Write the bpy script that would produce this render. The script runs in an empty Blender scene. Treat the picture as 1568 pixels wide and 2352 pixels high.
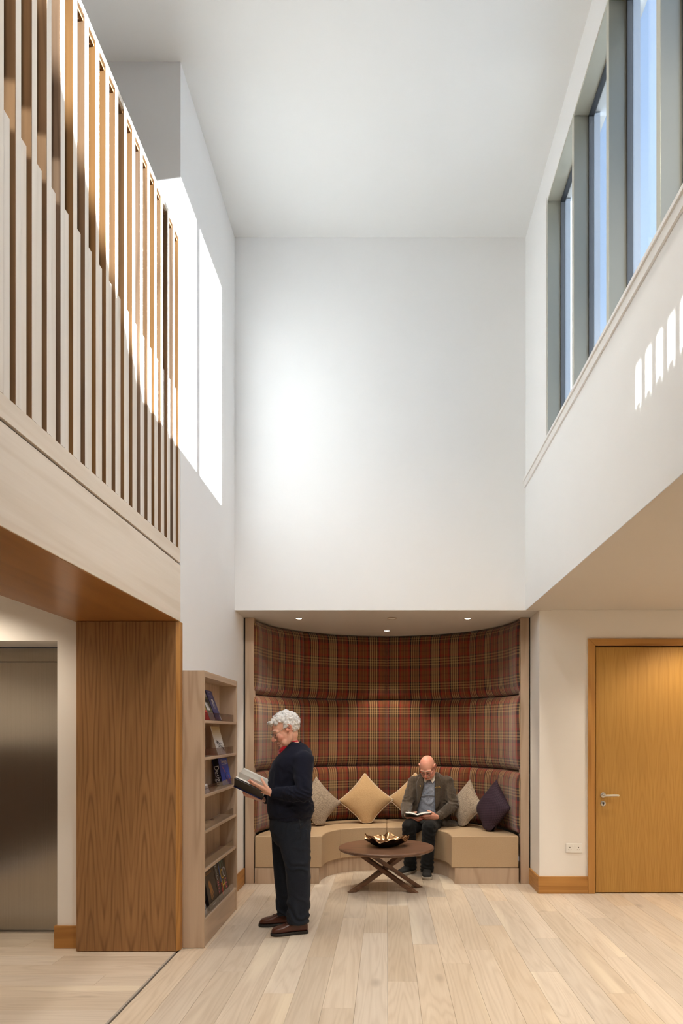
import bpy, bmesh, math, random
from mathutils import Vector, Matrix, noise, Euler

C = bpy.context.scene.collection
S = bpy.context.scene
PI = math.pi
rnd = random.Random(7)

# ------------------------------------------------------------------ camera
F, VX, VY, EYE = 1568.0, 888.0, 1680.0, 1.6       # focal length and vanishing point in pixels, eye height
cam = bpy.data.cameras.new('camera')
cam.sensor_fit = 'VERTICAL'
cam.sensor_height = 36.0
cam.lens = F / 2352.0 * 36.0
cam.shift_x = (784.0 - VX) / 2352.0
cam.shift_y = (VY - 1176.0) / 2352.0
cam.clip_start, cam.clip_end = 0.05, 400
co = bpy.data.objects.new('camera', cam)
C.objects.link(co)
co.location = (0, 0, EYE)
co.rotation_euler = (PI / 2, 0, 0)
S.camera = co

# ------------------------------------------------------------------ sky, sun, exposure
S.view_settings.view_transform = 'Standard'
S.view_settings.look = 'None'
S.view_settings.gamma = 1.0
S.view_settings.use_curve_mapping = False
S.view_settings.exposure = 0.66
S.cycles.max_bounces = 14
S.cycles.diffuse_bounces = 8
S.cycles.glossy_bounces = 4
S.cycles.transparent_max_bounces = 16
S.cycles.use_denoising = True
S.cycles.sample_clamp_indirect = 6.0
S.cycles.caustics_reflective = False
S.cycles.caustics_refractive = False

w = bpy.data.worlds.new('sky')
S.world = w
w.use_nodes = True
wn = w.node_tree.nodes
wl = w.node_tree.links
wn.clear()
tc = wn.new('ShaderNodeTexCoord')
sep = wn.new('ShaderNodeSeparateXYZ')
wl.new(tc.outputs['Generated'], sep.inputs[0])
ramp = wn.new('ShaderNodeValToRGB')
ramp.color_ramp.elements[0].position = 0.0
ramp.color_ramp.elements[0].color = (0.60, 0.72, 0.90, 1)
ramp.color_ramp.elements[1].position = 0.75
ramp.color_ramp.elements[1].color = (0.40, 0.54, 0.83, 1)
wl.new(sep.outputs['Z'], ramp.inputs[0])
bg = wn.new('ShaderNodeBackground')
SKY = 1.2
bg.inputs['Strength'].default_value = SKY
wl.new(ramp.outputs[0], bg.inputs['Color'])
out = wn.new('ShaderNodeOutputWorld')
wl.new(bg.outputs[0], out.inputs[0])


def lamp(kind, name, loc, direction, energy, color, **kw):
    l = bpy.data.lights.new(name, kind)
    l.energy = energy
    l.color = color
    for k, v in kw.items():
        setattr(l, k, v)
    o = bpy.data.objects.new(name, l)
    C.objects.link(o)
    o.location = loc
    o.rotation_euler = Vector(direction).to_track_quat('-Z', 'Y').to_euler()
    return o


SUN = lamp('SUN', 'sun', (40, -4, 9), (-1.0, 0.135, -0.155), 58.0, (1.0, 0.965, 0.94), angle=math.radians(0.55))
# added spot standing in for reflected sun, shining through the added landing slot
lamp('SPOT', 'added_glint_spot', (-24.5, -1.75, 9.37), (1.0, 0.185, -0.226), 150000.0, (1.0, 0.95, 0.86),
     spot_size=math.radians(9), spot_blend=0.2, shadow_soft_size=0.12)
# daylight arriving through the clerestory glazing
po = lamp('AREA', 'window_portal', (1.66, 2.6, 5.13), (-1, 0, 0), 1.0, (1, 1, 1), shape='RECTANGLE', size=6.6, size_y=2.1)
po.data.cycles.is_portal = True

WARM = (1.0, 0.87, 0.70)
WARM2 = (1.0, 0.93, 0.84)


# ------------------------------------------------------------------ helpers
def link(o, parent=None):
    C.objects.link(o)
    if parent is not None:
        o.parent = parent
    return o


def tag(o, label=None, cat=None, group=None, kind=None):
    if label: o['label'] = label
    if cat: o['category'] = cat
    if group: o['group'] = group
    if kind: o['kind'] = kind
    return o


def thing(name, label, cat, loc=(0, 0, 0), rotz=0.0, group=None):
    o = bpy.data.objects.new(name, None)
    o.empty_display_size = 0.1
    link(o)
    o.location = loc
    o.rotation_euler = (0, 0, rotz)
    return tag(o, label, cat, group)


def struct_root(name, label=None):
    o = bpy.data.objects.new(name, None)
    link(o)
    return tag(o, label, None, None, 'structure')


def obj(name, bm, mat=None, parent=None, smooth=False, bevel=0.0, seg=2, angle=40, loc=None):
    if isinstance(bm, bpy.types.Mesh):
        me = bm
    else:
        bmesh.ops.recalc_face_normals(bm, faces=bm.faces)
        me = bpy.data.meshes.new(name)
        bm.to_mesh(me)
        bm.free()
    o = bpy.data.objects.new(name, me)
    link(o, parent)
    if mat:
        me.materials.clear()
        for m in (mat if isinstance(mat, (list, tuple)) else [mat]):
            me.materials.append(m)
    if smooth:
        for p in me.polygons: p.use_smooth = True
    if bevel:
        md = o.modifiers.new('bevel', 'BEVEL')
        md.width = bevel
        md.segments = seg
        md.limit_method = 'ANGLE'
        md.angle_limit = math.radians(angle)
        for p in me.polygons: p.use_smooth = True
        md.harden_normals = True
    if loc is not None:
        o.location = loc
    return o


def rel(o, loc):
    """move the origin of a parentless/child mesh whose verts are in parent space"""
    o.data.transform(Matrix.Translation(-Vector(loc)))
    o.location = loc
    return o


def box(x0, x1, y0, y1, z0, z1, bm=None):
    bm = bm or bmesh.new()
    v = [bm.verts.new((x, y, z)) for x in (x0, x1) for y in (y0, y1) for z in (z0, z1)]
    for f in ((0, 1, 3, 2), (4, 6, 7, 5), (0, 4, 5, 1), (2, 3, 7, 6), (0, 2, 6, 4), (1, 5, 7, 3)):
        bm.faces.new([v[i] for i in f])
    return bm


def struct(name, bm, mat, parent=None, bevel=0.0):
    o = obj(name, bm, mat, parent, bevel=bevel)
    if parent is None:
        o['kind'] = 'structure'
    return o


def prism(pts, vec, bm=None):
    """closed prism from a planar polygon"""
    bm = bm or bmesh.new()
    a = [bm.verts.new(p) for p in pts]
    b = [bm.verts.new(Vector(p) + Vector(vec)) for p in pts]
    n = len(pts)
    bm.faces.new(a)
    bm.faces.new(b[::-1])
    for i in range(n):
        bm.faces.new((a[i], b[i], b[(i + 1) % n], a[(i + 1) % n]))
    return bm


def lathe(prof, n=32, bm=None, center=(0, 0, 0), axis='Z'):
    bm = bm or bmesh.new()
    cx = Vector(center)
    rings = []
    for r, z in prof:
        ring = []
        for i in range(n):
            a = 2 * PI * i / n
            if axis == 'Z': p = Vector((r * math.cos(a), r * math.sin(a), z))
            elif axis == 'Y': p = Vector((r * math.cos(a), z, r * math.sin(a)))
            else: p = Vector((z, r * math.cos(a), r * math.sin(a)))
            ring.append(bm.verts.new(cx + p))
        rings.append(ring)
    for k in range(len(rings) - 1):
        for i in range(n):
            j = (i + 1) % n
            bm.faces.new((rings[k][i], rings[k][j], rings[k + 1][j], rings[k + 1][i]))
    bm.faces.new(rings[0][::-1])
    bm.faces.new(rings[-1])
    return bm


def loft(sections, n=24, bm=None, caps=True):
    """sections: (center, vecA, vecB, exponent)"""
    bm = bm or bmesh.new()
    rings = []
    for s in sections:
        c, a, b = Vector(s[0]), Vector(s[1]), Vector(s[2])
        e = 2.0 / (s[3] if len(s) > 3 else 2.0)
        ring = []
        for i in range(n):
            t = 2 * PI * i / n
            ct, st = math.cos(t), math.sin(t)
            ring.append(bm.verts.new(c + a * math.copysign(abs(ct) ** e, ct) + b * math.copysign(abs(st) ** e, st)))
        rings.append(ring)
    for k in range(len(rings) - 1):
        for i in range(n):
            j = (i + 1) % n
            bm.faces.new((rings[k][i], rings[k][j], rings[k + 1][j], rings[k + 1][i]))
    if caps:
        bm.faces.new(rings[0][::-1])
        bm.faces.new(rings[-1])
    return bm


def catmull(pts, sub):
    if len(pts) < 3 or sub < 2: return [tuple(p) for p in pts]
    P = [tuple(p) for p in pts]
    P = [tuple(2 * a - b for a, b in zip(P[0], P[1]))] + P + [tuple(2 * a - b for a, b in zip(P[-1], P[-2]))]
    res = []
    for i in range(1, len(P) - 2):
        for k in range(sub):
            t = k / sub
            res.append(tuple(0.5 * ((2 * b) + (c - a) * t + (2 * a - 5 * b + 4 * c - d) * t * t + (3 * b - a - 3 * c + d) * t ** 3)
                             for a, b, c, d in zip(P[i - 1], P[i], P[i + 1], P[i + 2])))
    res.append(P[-2])
    return res


def tube(pts, rad, n=12, bm=None, sub=4, ball=True, flat=None, closed=False):
    """round tube along pts with radius per point; ball: hemispherical ends; flat=(vec, ratio) squashes along vec"""
    bm = bm or bmesh.new()
    if not hasattr(rad, '__len__'): rad = [rad] * len(pts)
    P = [tuple(p) + (r,) for p, r in zip(pts, rad)]
    P = catmull(P, sub)
    cs = [Vector(p[:3]) for p in P]
    rs = [p[3] for p in P]
    m = len(cs)
    tans = [(cs[min(i + 1, m - 1)] - cs[max(i - 1, 0)]).normalized() for i in range(m)]
    if closed:
        tans[0] = tans[-1] = (cs[1] - cs[-2]).normalized()
    ref = Vector((0, 0, 1)) if abs(tans[0].z) < 0.9 else Vector((1, 0, 0))
    u = tans[0].cross(ref).normalized()
    secs = []
    fr = []
    for i in range(m):
        u = (u - tans[i] * u.dot(tans[i])).normalized()
        fr.append((u.copy(), tans[i].cross(u).normalized()))
    def sq(v):
        if flat is None: return v
        a = Vector(flat[0]).normalized()
        return v - a * v.dot(a) * (1 - flat[1])
    if ball:
        for a in (80, 55, 28):
            k = math.radians(a)
            secs.append((cs[0] - tans[0] * rs[0] * math.sin(k), sq(fr[0][0] * rs[0] * math.cos(k)), sq(fr[0][1] * rs[0] * math.cos(k))))
    for i in range(m):
        secs.append((cs[i], sq(fr[i][0] * rs[i]), sq(fr[i][1] * rs[i])))
    if ball:
        for a in (28, 55, 80):
            k = math.radians(a)
            secs.append((cs[-1] + tans[-1] * rs[-1] * math.sin(k), sq(fr[-1][0] * rs[-1] * math.cos(k)), sq(fr[-1][1] * rs[-1] * math.cos(k))))
    return loft(secs, n, bm)


def ell(c, r, rot=None, bm=None, sub=3):
    bm = bm or bmesh.new()
    M = Matrix.Translation(c)
    if rot is not None: M = M @ rot.to_4x4()
    M = M @ Matrix.Diagonal((r[0], r[1], r[2], 1))
    bmesh.ops.create_icosphere(bm, subdivisions=sub, radius=1.0, matrix=M)
    return bm


def remesh(bm, voxel, smooth=4, fac=0.5):
    bmesh.ops.recalc_face_normals(bm, faces=bm.faces)
    me = bpy.data.meshes.new('tmp')
    bm.to_mesh(me)
    bm.free()
    o = bpy.data.objects.new('tmp', me)
    C.objects.link(o)
    md = o.modifiers.new('r', 'REMESH')
    md.mode = 'VOXEL'
    md.voxel_size = voxel
    if smooth:
        ms = o.modifiers.new('s', 'SMOOTH')
        ms.factor = fac
        ms.iterations = smooth
    dg = bpy.context.evaluated_depsgraph_get()
    dg.update()
    res = bpy.data.meshes.new_from_object(o.evaluated_get(dg))
    bpy.data.objects.remove(o)
    bpy.data.meshes.remove(me)
    for p in res.polygons: p.use_smooth = True
    return res


def displace(me, fn):
    """push each vertex along its normal by fn(co)"""
    ns = [v.normal.copy() for v in me.vertices]
    for v, n in zip(me.vertices, ns):
        v.co += n * fn(v.co, n)


def text_mesh(txt, size, align='LEFT', extr=0.0):
    cu = bpy.data.curves.new('t', 'FONT')
    cu.body = txt
    cu.size = size
    cu.align_x = align
    cu.extrude = extr
    cu.resolution_u = 3
    o = bpy.data.objects.new('t', cu)
    C.objects.link(o)
    dg = bpy.context.evaluated_depsgraph_get()
    dg.update()
    me = bpy.data.meshes.new_from_object(o.evaluated_get(dg))
    bpy.data.objects.remove(o)
    return me


def copy_tree(o, parent=None):
    c = o.copy()
    C.objects.link(c)
    c.parent = parent
    for ch in list(o.children):
        copy_tree(ch, c)
    return c


def W(px, py, d):
    """point of the room seen at a pixel of the photograph, d metres from the camera plane"""
    return Vector(((px - VX) * d / F, d, EYE - (py - VY) * d / F))


# ------------------------------------------------------------------ materials
def srgb(r, g, b):
    f = lambda c: (c / 255 / 12.92) if c / 255 <= 0.04045 else ((c / 255 + 0.055) / 1.055) ** 2.4
    return (f(r), f(g), f(b), 1)


class NT:
    def __init__(self, name, rough=0.5, metal=0.0, spec=0.5):
        self.m = bpy.data.materials.new(name)
        self.m.use_nodes = True
        self.n = self.m.node_tree.nodes
        self.l = self.m.node_tree.links
        self.b = self.n['Principled BSDF']
        self.b.inputs['Roughness'].default_value = rough
        self.b.inputs['Metallic'].default_value = metal
        self.b.inputs['Specular IOR Level'].default_value = spec

    def new(self, t, **kw):
        n = self.n.new(t)
        for k, v in kw.items(): setattr(n, k, v)
        return n

    def link(self, a, b): self.l.new(a, b)

    def math(self, op, a, b=None, c=None):
        n = self.n.new('ShaderNodeMath')
        n.operation = op
        for i, v in enumerate((a, b, c)):
            if v is None: continue
            if isinstance(v, (int, float)): n.inputs[i].default_value = v
            else: self.l.new(v, n.inputs[i])
        return n.outputs[0]

    def mix(self, fac, a, b, mode='MIX'):
        n = self.n.new('ShaderNodeMix')
        n.data_type = 'RGBA'
        n.blend_type = mode
        for sock, v in ((n.inputs[0], fac), (n.inputs[6], a), (n.inputs[7], b)):
            if isinstance(v, (int, float)): sock.default_value = v
            elif isinstance(v, (tuple, list)): sock.default_value = v if len(v) == 4 else tuple(v) + (1,)
            else: self.l.new(v, sock)
        return n.outputs[2]

    def coords(self, which='Object', scale=(1, 1, 1), offset=None, rot=(0, 0, 0), random_shift=False):
        tcn = self.new('ShaderNodeTexCoord')
        src = tcn.outputs[which]
        if random_shift:
            oi = self.new('ShaderNodeObjectInfo')
            va = self.new('ShaderNodeVectorMath', operation='MULTIPLY_ADD')
            self.link(oi.outputs['Random'], va.inputs[0])
            va.inputs[1].default_value = (37.0, 53.0, 71.0)
            self.link(src, va.inputs[2])
            src = va.outputs[0]
        mp = self.new('ShaderNodeMapping')
        mp.inputs['Scale'].default_value = scale
        mp.inputs['Rotation'].default_value = rot
        if offset: mp.inputs['Location'].default_value = offset
        self.link(src, mp.inputs[0])
        return mp.outputs[0]

    def noise(self, vec, scale=5, detail=3, rough=0.5, dist=0.0):
        n = self.new('ShaderNodeTexNoise')
        n.inputs['Scale'].default_value = scale
        n.inputs['Detail'].default_value = detail
        n.inputs['Roughness'].default_value = rough
        n.inputs['Distortion'].default_value = dist
        self.link(vec, n.inputs['Vector'])
        return n.outputs['Fac']

    def ramp(self, fac, stops, interp='LINEAR'):
        n = self.new('ShaderNodeValToRGB')
        cr = n.color_ramp
        cr.interpolation = interp
        while len(cr.elements) > 1: cr.elements.remove(cr.elements[-1])
        cr.elements[0].position = stops[0][0]
        cr.elements[0].color = stops[0][1]
        for p, c in stops[1:]:
            e = cr.elements.new(p)
            e.color = c
        self.link(fac, n.inputs[0])
        return n.outputs[0]

    def bump(self, h, strength=0.2, dist=0.01):
        n = self.new('ShaderNodeBump')
        n.inputs['Strength'].default_value = strength
        n.inputs['Distance'].default_value = dist
        self.link(h, n.inputs['Height'])
        self.link(n.outputs[0], self.b.inputs['Normal'])

    def color(self, v):
        if isinstance(v, (tuple, list)): self.b.inputs['Base Color'].default_value = v
        else: self.link(v, self.b.inputs['Base Color'])
        return self.m


def plain(name, col, rough=0.5, metal=0.0, spec=0.5, grain=0.03, gscale=40):
    t = NT(name, rough, metal, spec)
    f = t.noise(t.coords(), gscale, 3)
    a = tuple(c * (1 - grain) for c in col[:3]) + (1,)
    b = tuple(min(1, c * (1 + grain)) for c in col[:3]) + (1,)
    return t.color(t.mix(f, a, b))


def wood(name, light, dark, axis=2, rough=0.45, rings=9.0, ring_amt=0.5, across=6.0, along=0.4, fine=0.5,
         book=None, tone=0.0, chev=None, knots=False, spec=0.35, randomise=True, across_axis=None):
    """oak: fine pores stretched along the grain plus contour lines of stretched noise (cathedral figure)"""
    t = NT(name, rough, 0, spec)
    tcn = t.new('ShaderNodeTexCoord')
    src = tcn.outputs['Object']
    oi = t.new('ShaderNodeObjectInfo')
    if randomise:
        va = t.new('ShaderNodeVectorMath', operation='MULTIPLY_ADD')
        t.link(oi.outputs['Random'], va.inputs[0])
        va.inputs[1].default_value = (13.0, 17.0, 19.0)
        t.link(src, va.inputs[2])
        src = va.outputs[0]
    if book:                                   # book-matched veneer leaves mirrored side by side
        sp = t.new('ShaderNodeSeparateXYZ')
        t.link(src, sp.inputs[0])
        cb = t.new('ShaderNodeCombineXYZ')
        ax = 0 if across_axis is None else across_axis
        for i in range(3):
            if i == ax: t.link(t.math('PINGPONG', sp.outputs[i], book), cb.inputs[i])
            else: t.link(sp.outputs[i], cb.inputs[i])
        src = cb.outputs[0]
    def mp(ac, al):
        m = t.new('ShaderNodeMapping')
        s = [ac, ac, ac]
        s[axis] = al
        m.inputs['Scale'].default_value = s
        t.link(src, m.inputs[0])
        return m.outputs[0]
    n1 = t.noise(mp(across, along), 1.0, 2, 0.45, 0.3)
    if chev:                                   # crown-cut leaves: nested steep chevrons about each leaf's centre line
        kx, kz, ztop, kn = chev
        sp2 = t.new('ShaderNodeSeparateXYZ')
        t.link(src, sp2.inputs[0])
        ax = 0 if across_axis is None else across_axis
        xx = t.math('SQRT', t.math('MULTIPLY_ADD', sp2.outputs[ax], sp2.outputs[ax], 0.0003))
        g = t.math('MULTIPLY', xx, kx)
        zc = t.math('MINIMUM', sp2.outputs[axis], ztop)
        g = t.math('ADD', g, t.math('MULTIPLY', zc, kz))
        n1 = t.math('ADD', t.math('MULTIPLY', g, 1.0 / rings), t.math('MULTIPLY', n1, kn / rings))
    r = t.math('SINE', t.math('MULTIPLY', n1, rings * 2 * PI))
    r = t.math('POWER', t.math('MULTIPLY_ADD', r, 0.5, 0.5), 3.2 if chev else 2.2)
    if chev: r = t.math('MULTIPLY', r, t.math('MULTIPLY_ADD', t.noise(mp(14.0, 1.0), 1.0, 2), 1.6, -0.2))
    n2 = t.noise(mp(90.0, 2.2), 1.0, 4, 0.6)
    n3 = t.noise(mp(7.0, 0.8), 1.0, 3, 0.6)
    f = t.math('ADD', t.math('MULTIPLY', r, ring_amt), t.math('MULTIPLY', n2, fine))
    f = t.math('ADD', f, t.math('MULTIPLY_ADD', n3, 0.5, -0.25))
    f = t.math('MINIMUM', t.math('MAXIMUM', f, 0.0), 1.0)
    c = t.mix(f, light, dark)
    if knots:                                  # scattered knots and pale sapwood streaks
        vo = t.new('ShaderNodeTexVoronoi')
        vo.inputs['Scale'].default_value = 1.0
        t.link(mp(2.6, 1.1), vo.inputs['Vector'])
        kd = t.math('SUBTRACT', 1.0, t.math('MULTIPLY', vo.outputs['Distance'], 9.0))
        kd = t.math('MINIMUM', t.math('MAXIMUM', kd, 0.0), 1.0)
        c = t.mix(t.math('MULTIPLY', kd, 0.55), c, srgb(120, 98, 78))
        sw = t.noise(mp(4.0, 0.25), 1.0, 1)
        sw = t.math('MINIMUM', t.math('MAXIMUM', t.math('MULTIPLY_ADD', sw, 14.0, -9.0), 0.0), 1.0)
        c = t.mix(t.math('MULTIPLY', sw, 0.5), c, srgb(240, 228, 206))
    if tone:
        hs = t.new('ShaderNodeHueSaturation')
        t.link(t.math('MULTIPLY_ADD', oi.outputs['Random'], 2 * tone, 1 - tone), hs.inputs['Value'])
        wn_ = t.new('ShaderNodeTexWhiteNoise', noise_dimensions='1D')
        t.link(oi.outputs['Random'], wn_.inputs['W'])
        t.link(t.math('MULTIPLY_ADD', wn_.outputs['Value'], 0.35, 0.82), hs.inputs['Saturation'])
        t.link(c, hs.inputs['Color'])
        c = hs.outputs[0]
    t.bump(n2, 0.06, 0.002)
    return t.color(c)


M = {}
M['white'] = plain('white_paint', (0.86, 0.86, 0.86, 1), 0.65, spec=0.3, grain=0.012, gscale=3)
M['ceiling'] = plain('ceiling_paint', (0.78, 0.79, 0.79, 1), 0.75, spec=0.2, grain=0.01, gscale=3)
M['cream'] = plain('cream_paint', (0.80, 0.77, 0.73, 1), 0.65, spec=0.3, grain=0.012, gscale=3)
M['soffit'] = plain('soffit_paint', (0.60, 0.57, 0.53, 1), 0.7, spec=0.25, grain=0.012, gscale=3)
M['sill'] = plain('white_gloss', (0.84, 0.83, 0.81, 1), 0.35, grain=0.01)
M['oak_x'] = wood('oak_grain_x', srgb(178, 128, 66), srgb(140, 92, 40), axis=0)
M['oak_y'] = wood('oak_grain_y', srgb(178, 128, 66), srgb(140, 92, 40), axis=1)
M['oak_z'] = wood('oak_grain_z', srgb(178, 128, 66), srgb(140, 92, 40), axis=2, rings=7)
M['door_oak'] = wood('door_veneer', srgb(182, 138, 70), srgb(138, 96, 40), axis=2, rings=7, ring_amt=0.26, across=9.0, along=0.8, book=0.105, fine=0.75, randomise=False, chev=(34.0, 2.6, 9.0, 5.0))
M['col_oak'] = wood('column_veneer', srgb(170, 126, 80), srgb(96, 64, 36), axis=2, rings=8, ring_amt=0.36, across=5.0, along=0.8, book=0.0975, fine=0.8, randomise=False, chev=(30.0, 3.2, 1.3, 4.5))
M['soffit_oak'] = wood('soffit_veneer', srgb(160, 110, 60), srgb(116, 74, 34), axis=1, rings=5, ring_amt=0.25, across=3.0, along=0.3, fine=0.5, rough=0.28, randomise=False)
M['fascia_oak'] = wood('fascia_veneer', srgb(232, 220, 204), srgb(206, 188, 164), axis=1, rings=7, ring_amt=0.3, across=4.0, along=0.16, fine=0.4, randomise=False)  # paler than the soffit oak: window light put into the colour
M['slat_oak'] = wood('slat_oak', srgb(128, 98, 70), srgb(88, 64, 44), axis=2, rings=5, ring_amt=0.4, across=8, along=0.5, tone=0.10, rough=0.7, spec=0.12)
M['slat_lit'] = wood('daylit_oak', srgb(232, 224, 212), srgb(206, 192, 174), axis=2, rings=4, ring_amt=0.25, across=8, along=0.4, fine=0.35, tone=0.03)  # window light put into the oak's colour, for slat fronts and top rail
M['case_oak'] = wood('grey_oak', srgb(196, 172, 148), srgb(160, 136, 112), axis=2, rings=6, ring_amt=0.45, across=5, along=0.5, fine=0.4)
M['case_oak_y'] = wood('grey_oak_y', srgb(196, 172, 148), srgb(160, 136, 112), axis=1, rings=5, ring_amt=0.35, across=6, along=0.5, fine=0.4)
M['plank_y'] = wood('floor_oak_y', srgb(219, 205, 187), srgb(172, 152, 128), axis=1, rings=15, ring_amt=0.19, across=5.5, along=0.42, fine=0.40, tone=0.09, rough=0.40, knots=True)
M['plank_x'] = wood('floor_oak_x', srgb(219, 205, 187), srgb(172, 152, 128), axis=0, rings=15, ring_amt=0.19, across=5.5, along=0.42, fine=0.40, tone=0.09, rough=0.40, knots=True)
M['walnut'] = wood('walnut', srgb(122, 88, 66), srgb(74, 50, 36), axis=0, rings=8, ring_amt=0.5, across=7, along=0.6, rough=0.38)
M['strip'] = plain('anodised_strip', srgb(168, 160, 150), 0.45)
M['dark_unseen'] = plain('dark_unseen_finish', srgb(92, 76, 64), 0.6)  # dark finish added to unseen surfaces so the landing bounces less light
M['gap'] = plain('shadow_gap', (0.02, 0.016, 0.012, 1), 0.8)
M['alu'] = plain('window_frame_paint', srgb(176, 174, 160), 0.35, 0.35, grain=0.01)
M['alu_out'] = plain('outer_cap_paint', srgb(120, 128, 142), 0.4, 0.2, grain=0.01)
M['gasket'] = plain('black_gasket', (0.012, 0.014, 0.018, 1), 0.45)
M['steel'] = plain('satin_steel', (0.62, 0.60, 0.56, 1), 0.28, 1.0)
M['brass'] = plain('gilt', (0.85, 0.62, 0.2, 1), 0.25, 1.0)
M['plastic'] = plain('white_plastic', (0.82, 0.81, 0.78, 1), 0.3, grain=0.005)
M['black'] = plain('black_plastic', (0.015, 0.015, 0.015, 1), 0.4)
M['paper'] = plain('paper', (0.90, 0.89, 0.85, 1), 0.7, grain=0.02)


def brushed():
    t = NT('brushed_steel', 0.20, 1.0)
    n = t.noise(t.coords(scale=(240, 240, 1.2)), 1.0, 3)
    t.bump(n, 0.08, 0.002)
    t.b.inputs['Anisotropic'].default_value = 0.6
    return t.color(t.mix(n, (0.36, 0.33, 0.29, 1), (0.46, 0.42, 0.37, 1)))


M['lift'] = brushed()


def glassy(name, tint, fres=1.0, opac=0.0):
    """thin pane: clear transmission plus mirror reflection by Fresnel"""
    m = bpy.data.materials.new(name)
    m.use_nodes = True
    n, l = m.node_tree.nodes, m.node_tree.links
    n.clear()
    tr = n.new('ShaderNodeBsdfTransparent')
    tr.inputs[0].default_value = tint
    gl = n.new('ShaderNodeBsdfGlossy')
    gl.inputs['Roughness'].default_value = 0.02
    lw = n.new('ShaderNodeLayerWeight')          # Schlick: same from both sides of the pane
    lw.inputs[0].default_value = 0.5
    pw = n.new('ShaderNodeMath')
    pw.operation = 'POWER'
    l.new(lw.outputs['Facing'], pw.inputs[0])
    pw.inputs[1].default_value = 5.0
    mu = n.new('ShaderNodeMath')
    mu.operation = 'MULTIPLY_ADD'
    l.new(pw.outputs[0], mu.inputs[0])
    mu.inputs[1].default_value = 0.92 * fres
    mu.inputs[2].default_value = 0.04 * fres
    mx = n.new('ShaderNodeMixShader')
    l.new(mu.outputs[0], mx.inputs[0])
    l.new(tr.outputs[0], mx.inputs[1])
    l.new(gl.outputs[0], mx.inputs[2])
    o = n.new('ShaderNodeOutputMaterial')
    l.new(mx.outputs[0], o.inputs[0])
    return m


M['glass'] = glassy('window_glass', (0.90, 0.95, 0.97, 1))
M['acrylic'] = glassy('smoked_acrylic', (0.84, 0.82, 0.81, 1), 0.7)
M['lens'] = glassy('spectacle_lens', (0.90, 0.90, 0.90, 1), 0.5)


def emit(name, col, s):
    m = bpy.data.materials.new(name)
    m.use_nodes = True
    b = m.node_tree.nodes['Principled BSDF']
    b.inputs['Emission Color'].default_value = col
    b.inputs['Emission Strength'].default_value = s
    b.inputs['Base Color'].default_value = (0.8, 0.8, 0.8, 1)
    return m


M['lamp'] = emit('lamp_glow', (1.0, 0.86, 0.62, 1), 14.0)


def tartan():
    t = NT('tartan_wool', 0.92, 0, 0.15)
    uv = t.new('ShaderNodeUVMap')
    sp = t.new('ShaderNodeSeparateXYZ')
    t.link(uv.outputs[0], sp.inputs[0])
    tan = srgb(172, 140, 94); brn = srgb(88, 56, 32); plum = srgb(44, 26, 30); red = srgb(140, 48, 34)
    rust = srgb(122, 72, 40); yel = srgb(196, 160, 98); grn = srgb(46, 40, 28); blk = srgb(24, 16, 16)
    ws = [(0.0, tan), (.05, brn), (.10, tan), (.15, brn), (.205, tan), (.255, brn), (.305, tan), (.36, plum), (.43, red), (.50, rust),
          (.60, srgb(102, 60, 34)), (.672, yel), (.688, srgb(102, 60, 34)), (.76, rust), (.86, red), (.925, plum)]
    fs = [(0.0, grn), (.05, tan), (.10, grn), (.155, tan), (.205, grn), (.26, tan), (.31, grn), (.37, red), (.46, rust), (.615, blk),
          (.632, rust), (.66, blk), (.677, rust), (.82, red), (.92, plum)]
    u = t.math('FRACT', t.math('MULTIPLY', sp.outputs[0], 1 / 0.268))
    v = t.math('FRACT', t.math('MULTIPLY', sp.outputs[1], 1 / 0.302))
    cu = t.ramp(u, ws, 'CONSTANT')
    cv = t.ramp(v, fs, 'CONSTANT')
    tw = t.math('FRACT', t.math('MULTIPLY', t.math('ADD', sp.outputs[0], sp.outputs[1]), 320.0))
    tw = t.math('MULTIPLY_ADD', t.math('GREATER_THAN', tw, 0.5), 0.20, 0.22)
    c = t.mix(tw, cu, cv)
    n = t.noise(t.coords(scale=(300, 300, 300)), 1.0, 2)
    c = t.mix(t.math('MULTIPLY', n, 0.35), c, (0.01, 0.006, 0.005, 1))
    t.bump(n, 0.25, 0.002)
    t.b.inputs['Sheen Weight'].default_value = 0.25
    return t.color(c)


M['tartan'] = tartan()


def cloth(name, a, b, scale=400, bump=0.3, rough=0.9, stripes=None, sheen=0.2, dist=0.002):
    t = NT(name, rough, 0, 0.2)
    v = t.coords()
    n = t.noise(v, scale, 2)
    f = t.ramp(n, [(0.35, (0, 0, 0, 1)), (0.65, (1, 1, 1, 1))])
    c = t.mix(f, a, b)
    if stripes:
        sp = t.new('ShaderNodeSeparateXYZ')
        t.link(v, sp.inputs[0])
        s = t.math('LESS_THAN', t.math('FRACT', t.math('MULTIPLY', sp.outputs[0], stripes[0])), stripes[1])
        c = t.mix(t.math('MULTIPLY', s, 0.6), c, stripes[2])
    t.bump(n, bump, dist)
    t.b.inputs['Sheen Weight'].default_value = sheen
    return t.color(c)


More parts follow.
